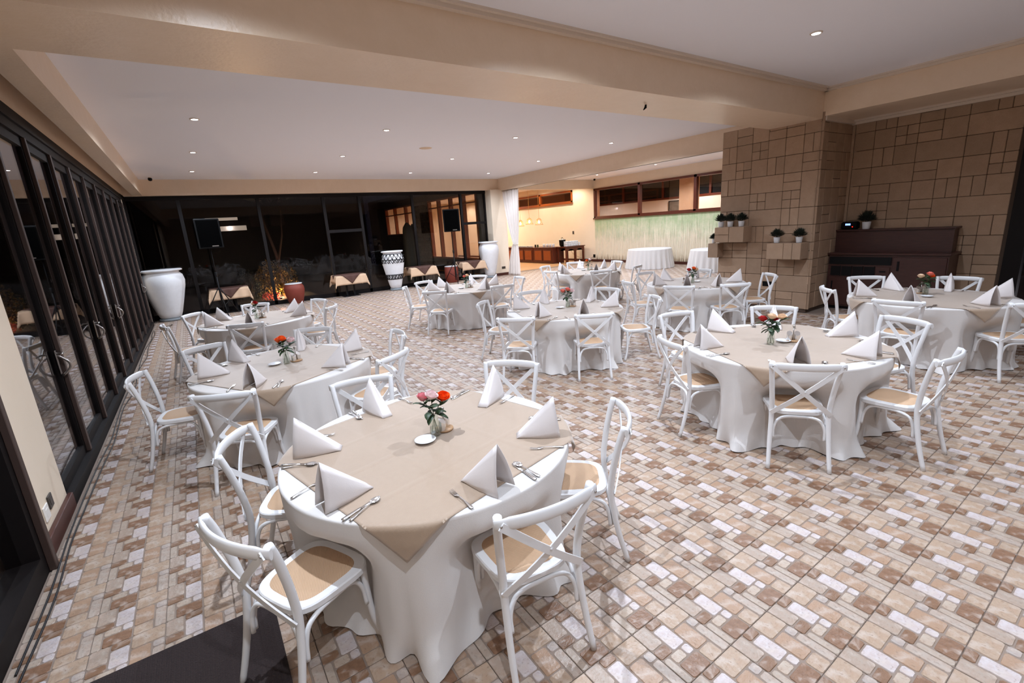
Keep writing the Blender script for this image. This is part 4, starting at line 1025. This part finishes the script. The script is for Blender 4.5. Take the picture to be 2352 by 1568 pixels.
m=MB(); m.lathe([(.05,0),(.06,.01),(.07,.14),(.07,.17),(.062,.17),(.055,.02),(.001,.015)],18); JAR=m.mesh('canister',['porcelain'])
for k,y in enumerate((18.75,19.0,19.25,19.52)): tag(mk('canister',JAR,None,(15.32,y,.82)),'pale canister, %s of four on the buffet cabinet'%('first from the table','second from the table','third from the table','fourth from the table')[k],'canister','pale canisters on the buffet')
m=MB(); m.box(-.02,.02,-.05,.05,0,.14,0,.003); tag(ob('menu_card',m,'device',None,(15.3,20.22,.82)),'small black card holder on the buffet cabinet','card holder')
m=MB(); m.box(-.02,.02,-.05,.05,0,.14,0,.003); tag(ob('menu_card',m,'leaf',None,(15.3,20.02,.82)),'small green card holder on the buffet cabinet','card holder')
t=thing('soup_kettle','black soup kettle with lid on the arched table','soup kettle',(15.55,18.3,.835)); m=MB(); m.lathe([(.06,0),(.10,.0),(.15,.08),(.165,.30),(.17,.33),(.001,.33)],24); ob('body',m,'device',t)
m=MB(); m.lathe([(.172,.33),(.178,.34),(.15,.37),(.06,.395),(.001,.40)],24); l=ob('lid',m,'chrome',t); m=MB(); m.tube([(-.05,0,.39),(-.04,0,.44),(.04,0,.44),(.05,0,.39)],.012,6); ob('lid_handle',m,'device',l)
m=MB(); m.tube(cat([(16.3,18.5,.75),(16.45,18.6,.45),(16.7,18.3,.2),(16.82,17.8,.12),(16.83,17.4,.25)],6),.006,6); tag(ob('power_cord',m,'redwood'),'thin cord hanging from the arched table to the wall socket','cord')
# pendants
def pendant(x,y,z,label):
    t=thing('pendant_lamp',label,'pendant lamp',(x,y,z),0,'rattan pendant lamps above the buffet')
    m=MB(); m.tube([(0,0,.18),(0,0,3.92-z)],.006,6); ob('cord',m,'rattan',t)
    m=MB()
    for k in range(14):
        a=2*PI*k/14; m.tube([(.04*math.cos(a),.04*math.sin(a),.19),(.12*math.cos(a),.12*math.sin(a),.12),(.14*math.cos(a),.14*math.sin(a),-.02),(.2*math.cos(a),.2*math.sin(a),-.12)],.006,5)
    for rr,zz in ((.045,.19),(.12,.12),(.2,-.12)): m.tube([(rr*math.cos(2*PI*k/18),rr*math.sin(2*PI*k/18),zz) for k in range(19)],.007,5)
    ob('shade',m,'rattan',t); m=MB(); m.lathe([(.001,-.05),(.03,-.04),(.045,0),(.03,.05),(.012,.09),(.001,.095)],14); ob('bulb',m,'bulb',t)
    l=bpy.data.lights.new('lamp','POINT'); l.energy=14; l.color=(1,.78,.5); l.shadow_soft_size=.05; lo=bpy.data.objects.new('lamp',l); COL.objects.link(lo); lo.parent=t; lo.location=(0,0,-.08)
pendant(14.6,18.9,2.10,'round rattan pendant lamp, the rightmost of three above the buffet'); pendant(14.6,19.7,2.15,'taller caged pendant lamp, the middle of three above the buffet'); pendant(14.6,20.5,2.08,'round rattan pendant lamp, partly behind the curtain edge')
# framed picture in the corridor
t=thing('framed_picture','framed dark leaf picture behind the first pane of the interior window','picture',(17.72,19.0,2.35)); m=MB(); m.box(0,.05,-.8,.8,0,1.0,0,.01); ob('frame',m,'device',t); m=MB(); m.box(-.005,.005,-.72,.72,.08,.92); ob('print',m,'picture',t)
t=thing('framed_picture','small framed picture low behind the middle pane of the interior window','picture',(22.9,17.2,2.2)); m=MB(); m.box(0,.05,-.4,.4,0,.6,0,.01); ob('frame',m,'device',t); m=MB(); m.box(-.005,.005,-.33,.33,.06,.54); ob('print',m,'picture',t)

# ================================================================ COURTYARD BEYOND THE GLASS
def shrub(x,y,r,h,n,mt,label,seed,size=.12):
    t=thing('shrub',label,'shrub',(x,y,-.06)); rr=random.Random(seed); m=MB()
    for k in range(n):
        a=rr.uniform(0,2*PI); q=rr.random()**.5*r; zz=rr.uniform(.15,1)*h*(1-.35*(q/r)**2); d=Vector((rr.uniform(-1,1),rr.uniform(-1,1),rr.uniform(-.3,1))).normalized(); p=Vector((q*math.cos(a),q*math.sin(a),zz)); s_=d.cross(Vector((0,0,1))); s_=s_.normalized() if s_.length>.01 else Vector((1,0,0)); z_=size*rr.uniform(.6,1.2)
        m.add([p-d*z_*.5,p+s_*z_*.2,p+d*z_*.5,p-s_*z_*.2],[(0,1,2,3)])
    ob('foliage',m,mt,t); m=MB()
    for k in range(5): a=k*1.3; m.tube([(.03*math.cos(a),.03*math.sin(a),0),(.4*r*math.cos(a),.4*r*math.sin(a),h*.7)],[.02,.008],5)
    ob('stem',m,'trunk',t); return t
shrub(2.35,19.4,.55,1.5,1500,'goldlitleaf','golden lit shrub outside the dark back glass',1); shrub(2.9,19.8,.4,1.3,800,'goldlitleaf','smaller lit shrub right of the tree trunk outside',2)
shrub(1.55,19.0,.4,1.2,600,'darkleaf','dark shrub at the left of the lit garden bed',3)
t=shrub(2.1,18.3,.33,.42,420,'redflower','low bush with bright red flowers outside the back glass',4,.09); shrub(2.75,18.4,.25,.4,260,'redflower','second small bush of red flowers right of the first',5,.09)
t=thing('tree','slim lit tree trunk in the garden bed outside the back glass','tree',(2.75,19.3,-.06)); m=MB(); m.tube(cat([(0,0,0),(-.08,0,.8),(-.12,.05,1.6),(-.3,.1,2.6),(-.45,.1,3.6)],5),[.08-.0025*k for k in range(21)],8); m.tube([(-.1,0,1.3),(.2,.1,2.3),(.3,.1,3.2)],[.04,.03,.015],6); ob('trunk',m,'trunk',t)
m=MB(); foliage(m,1.0,700,7,3.3,.8,.2,.03); ob('crown',m,'darkleaf',t)
m=MB(); m.box(1.0,3.6,18.0,20.4,-.06,.05,0,.02); st(ob('terrain_bed',m,'soil'))
def glight(x,y,z,e,c,r=.05,name='garden_light',label='small garden lamp among the shrubs'):
    t=thing(name,label,'garden light',(x,y,z),0,'garden lamps in the courtyard'); m=MB(); m.lathe([(.03,-.04),(.035,0),(.03,.02),(.001,.02)],10); ob('housing',m,'device',t)
    l=bpy.data.lights.new('lamp','POINT'); l.energy=e; l.color=c; l.shadow_soft_size=r; lo=bpy.data.objects.new('lamp',l); COL.objects.link(lo); lo.parent=t; lo.location=(0,0,.07)
glight(2.45,18.75,.1,110,(1,.74,.36),label='garden lamp in front of the golden lit shrub outside'); glight(2.35,17.95,.1,40,(1,.6,.45),label='garden lamp at the foot of the red flowers'); glight(2.9,19.2,.1,50,(1,.72,.38),label='garden lamp beside the slim tree trunk outside')
# cacti
for k,(x,y,h,r,l) in enumerate(((7.95,19.6,2.5,.24,'tall dark ribbed cactus column outside the glass, the thicker one'),(8.28,19.8,2.45,.15,'tall dark ribbed cactus column outside the glass, the thinner one'))):
    t=thing('cactus',l,'cactus',(x,y,-.06)); m=MB(); n=24; rows=[]
    for i in range(15):
        u=i/14; z=h*u; rr=r*(1-.25*u)*(1 if u<.85 else math.sqrt(max(0,1-((u-.85)/.155)**2))); rows.append([(rr*(1+.14*math.cos(j*PI))*math.cos(2*PI*j/n),rr*(1+.14*math.cos(j*PI))*math.sin(2*PI*j/n),z) for j in range(n)])
    m.grid(rows[::-1],close=True); ob('body',m,'darkleaf',t)
# far house with a lit window and a lamp
t=thing('garden_house','dark garden house with a lamp lit white window, seen through the back glass','house',(0,30,-.06))
m=MB(); m.box(-14,9.5,0,.3,0,5); ob('wall',m,'black',t)
m=MB(); m.box(1.35,2.95,-.05,0,2.75,3.1); d=ob('window',m,'frame',t); p=MB(); p.box(1.45,2.85,-.07,-.05,2.8,3.05); ob('pane',p,'lampwhite',d)
for (a,b_,c,d_,mm) in ((1.0,2.5,3.35,3.5,'windowlit'),(3.1,3.8,2.95,3.55,'windowlit'),(4.1,4.8,2.95,3.55,'windowlit')):
    m=MB(); m.box(a-.06,b_+.06,-.05,0,c-.06,d_+.06); d=ob('window',m,'frame',t); p=MB(); p.box(a,b_,-.07,-.05,c,d_); ob('pane',p,'darkplaster' if a>3 else 'lampwhite',d)
m=MB(); m.lathe([(.001,-.09),(.07,-.05),(.09,0),(.07,.05),(.001,.09)],14); o=ob('lamp_globe',m,'light',t,(2.05,-.2,2.95))
m=MB(); m.box(-10,-9.8,-10,16,0,4); tag(ob('garden_wall',m,'black',None,(-3,2,-.06)),'dark garden wall beyond the left glass doors','wall')
shrub(-4.2,9.5,1.1,1.6,1800,'goldlitleaf','dim golden lit shrub outside the left glass doors',21,.16); shrub(-4.6,13,1.0,1.4,900,'darkleaf','dark shrub farther along outside the left doors',22,.16)
glight(-3.4,9.0,.2,40,(1,.7,.35),.05,'garden_light','small garden lamp outside the left glass doors')
# plants seen through the right edge window
t=shrub(13.2,.9,.8,2.2,1500,'darkleaf','leafy shrub behind the glass at the right border',31,.2); glight(12.3,.6,.1,22,(.9,.9,1),.05,'garden_light','small garden lamp outside the right border window')
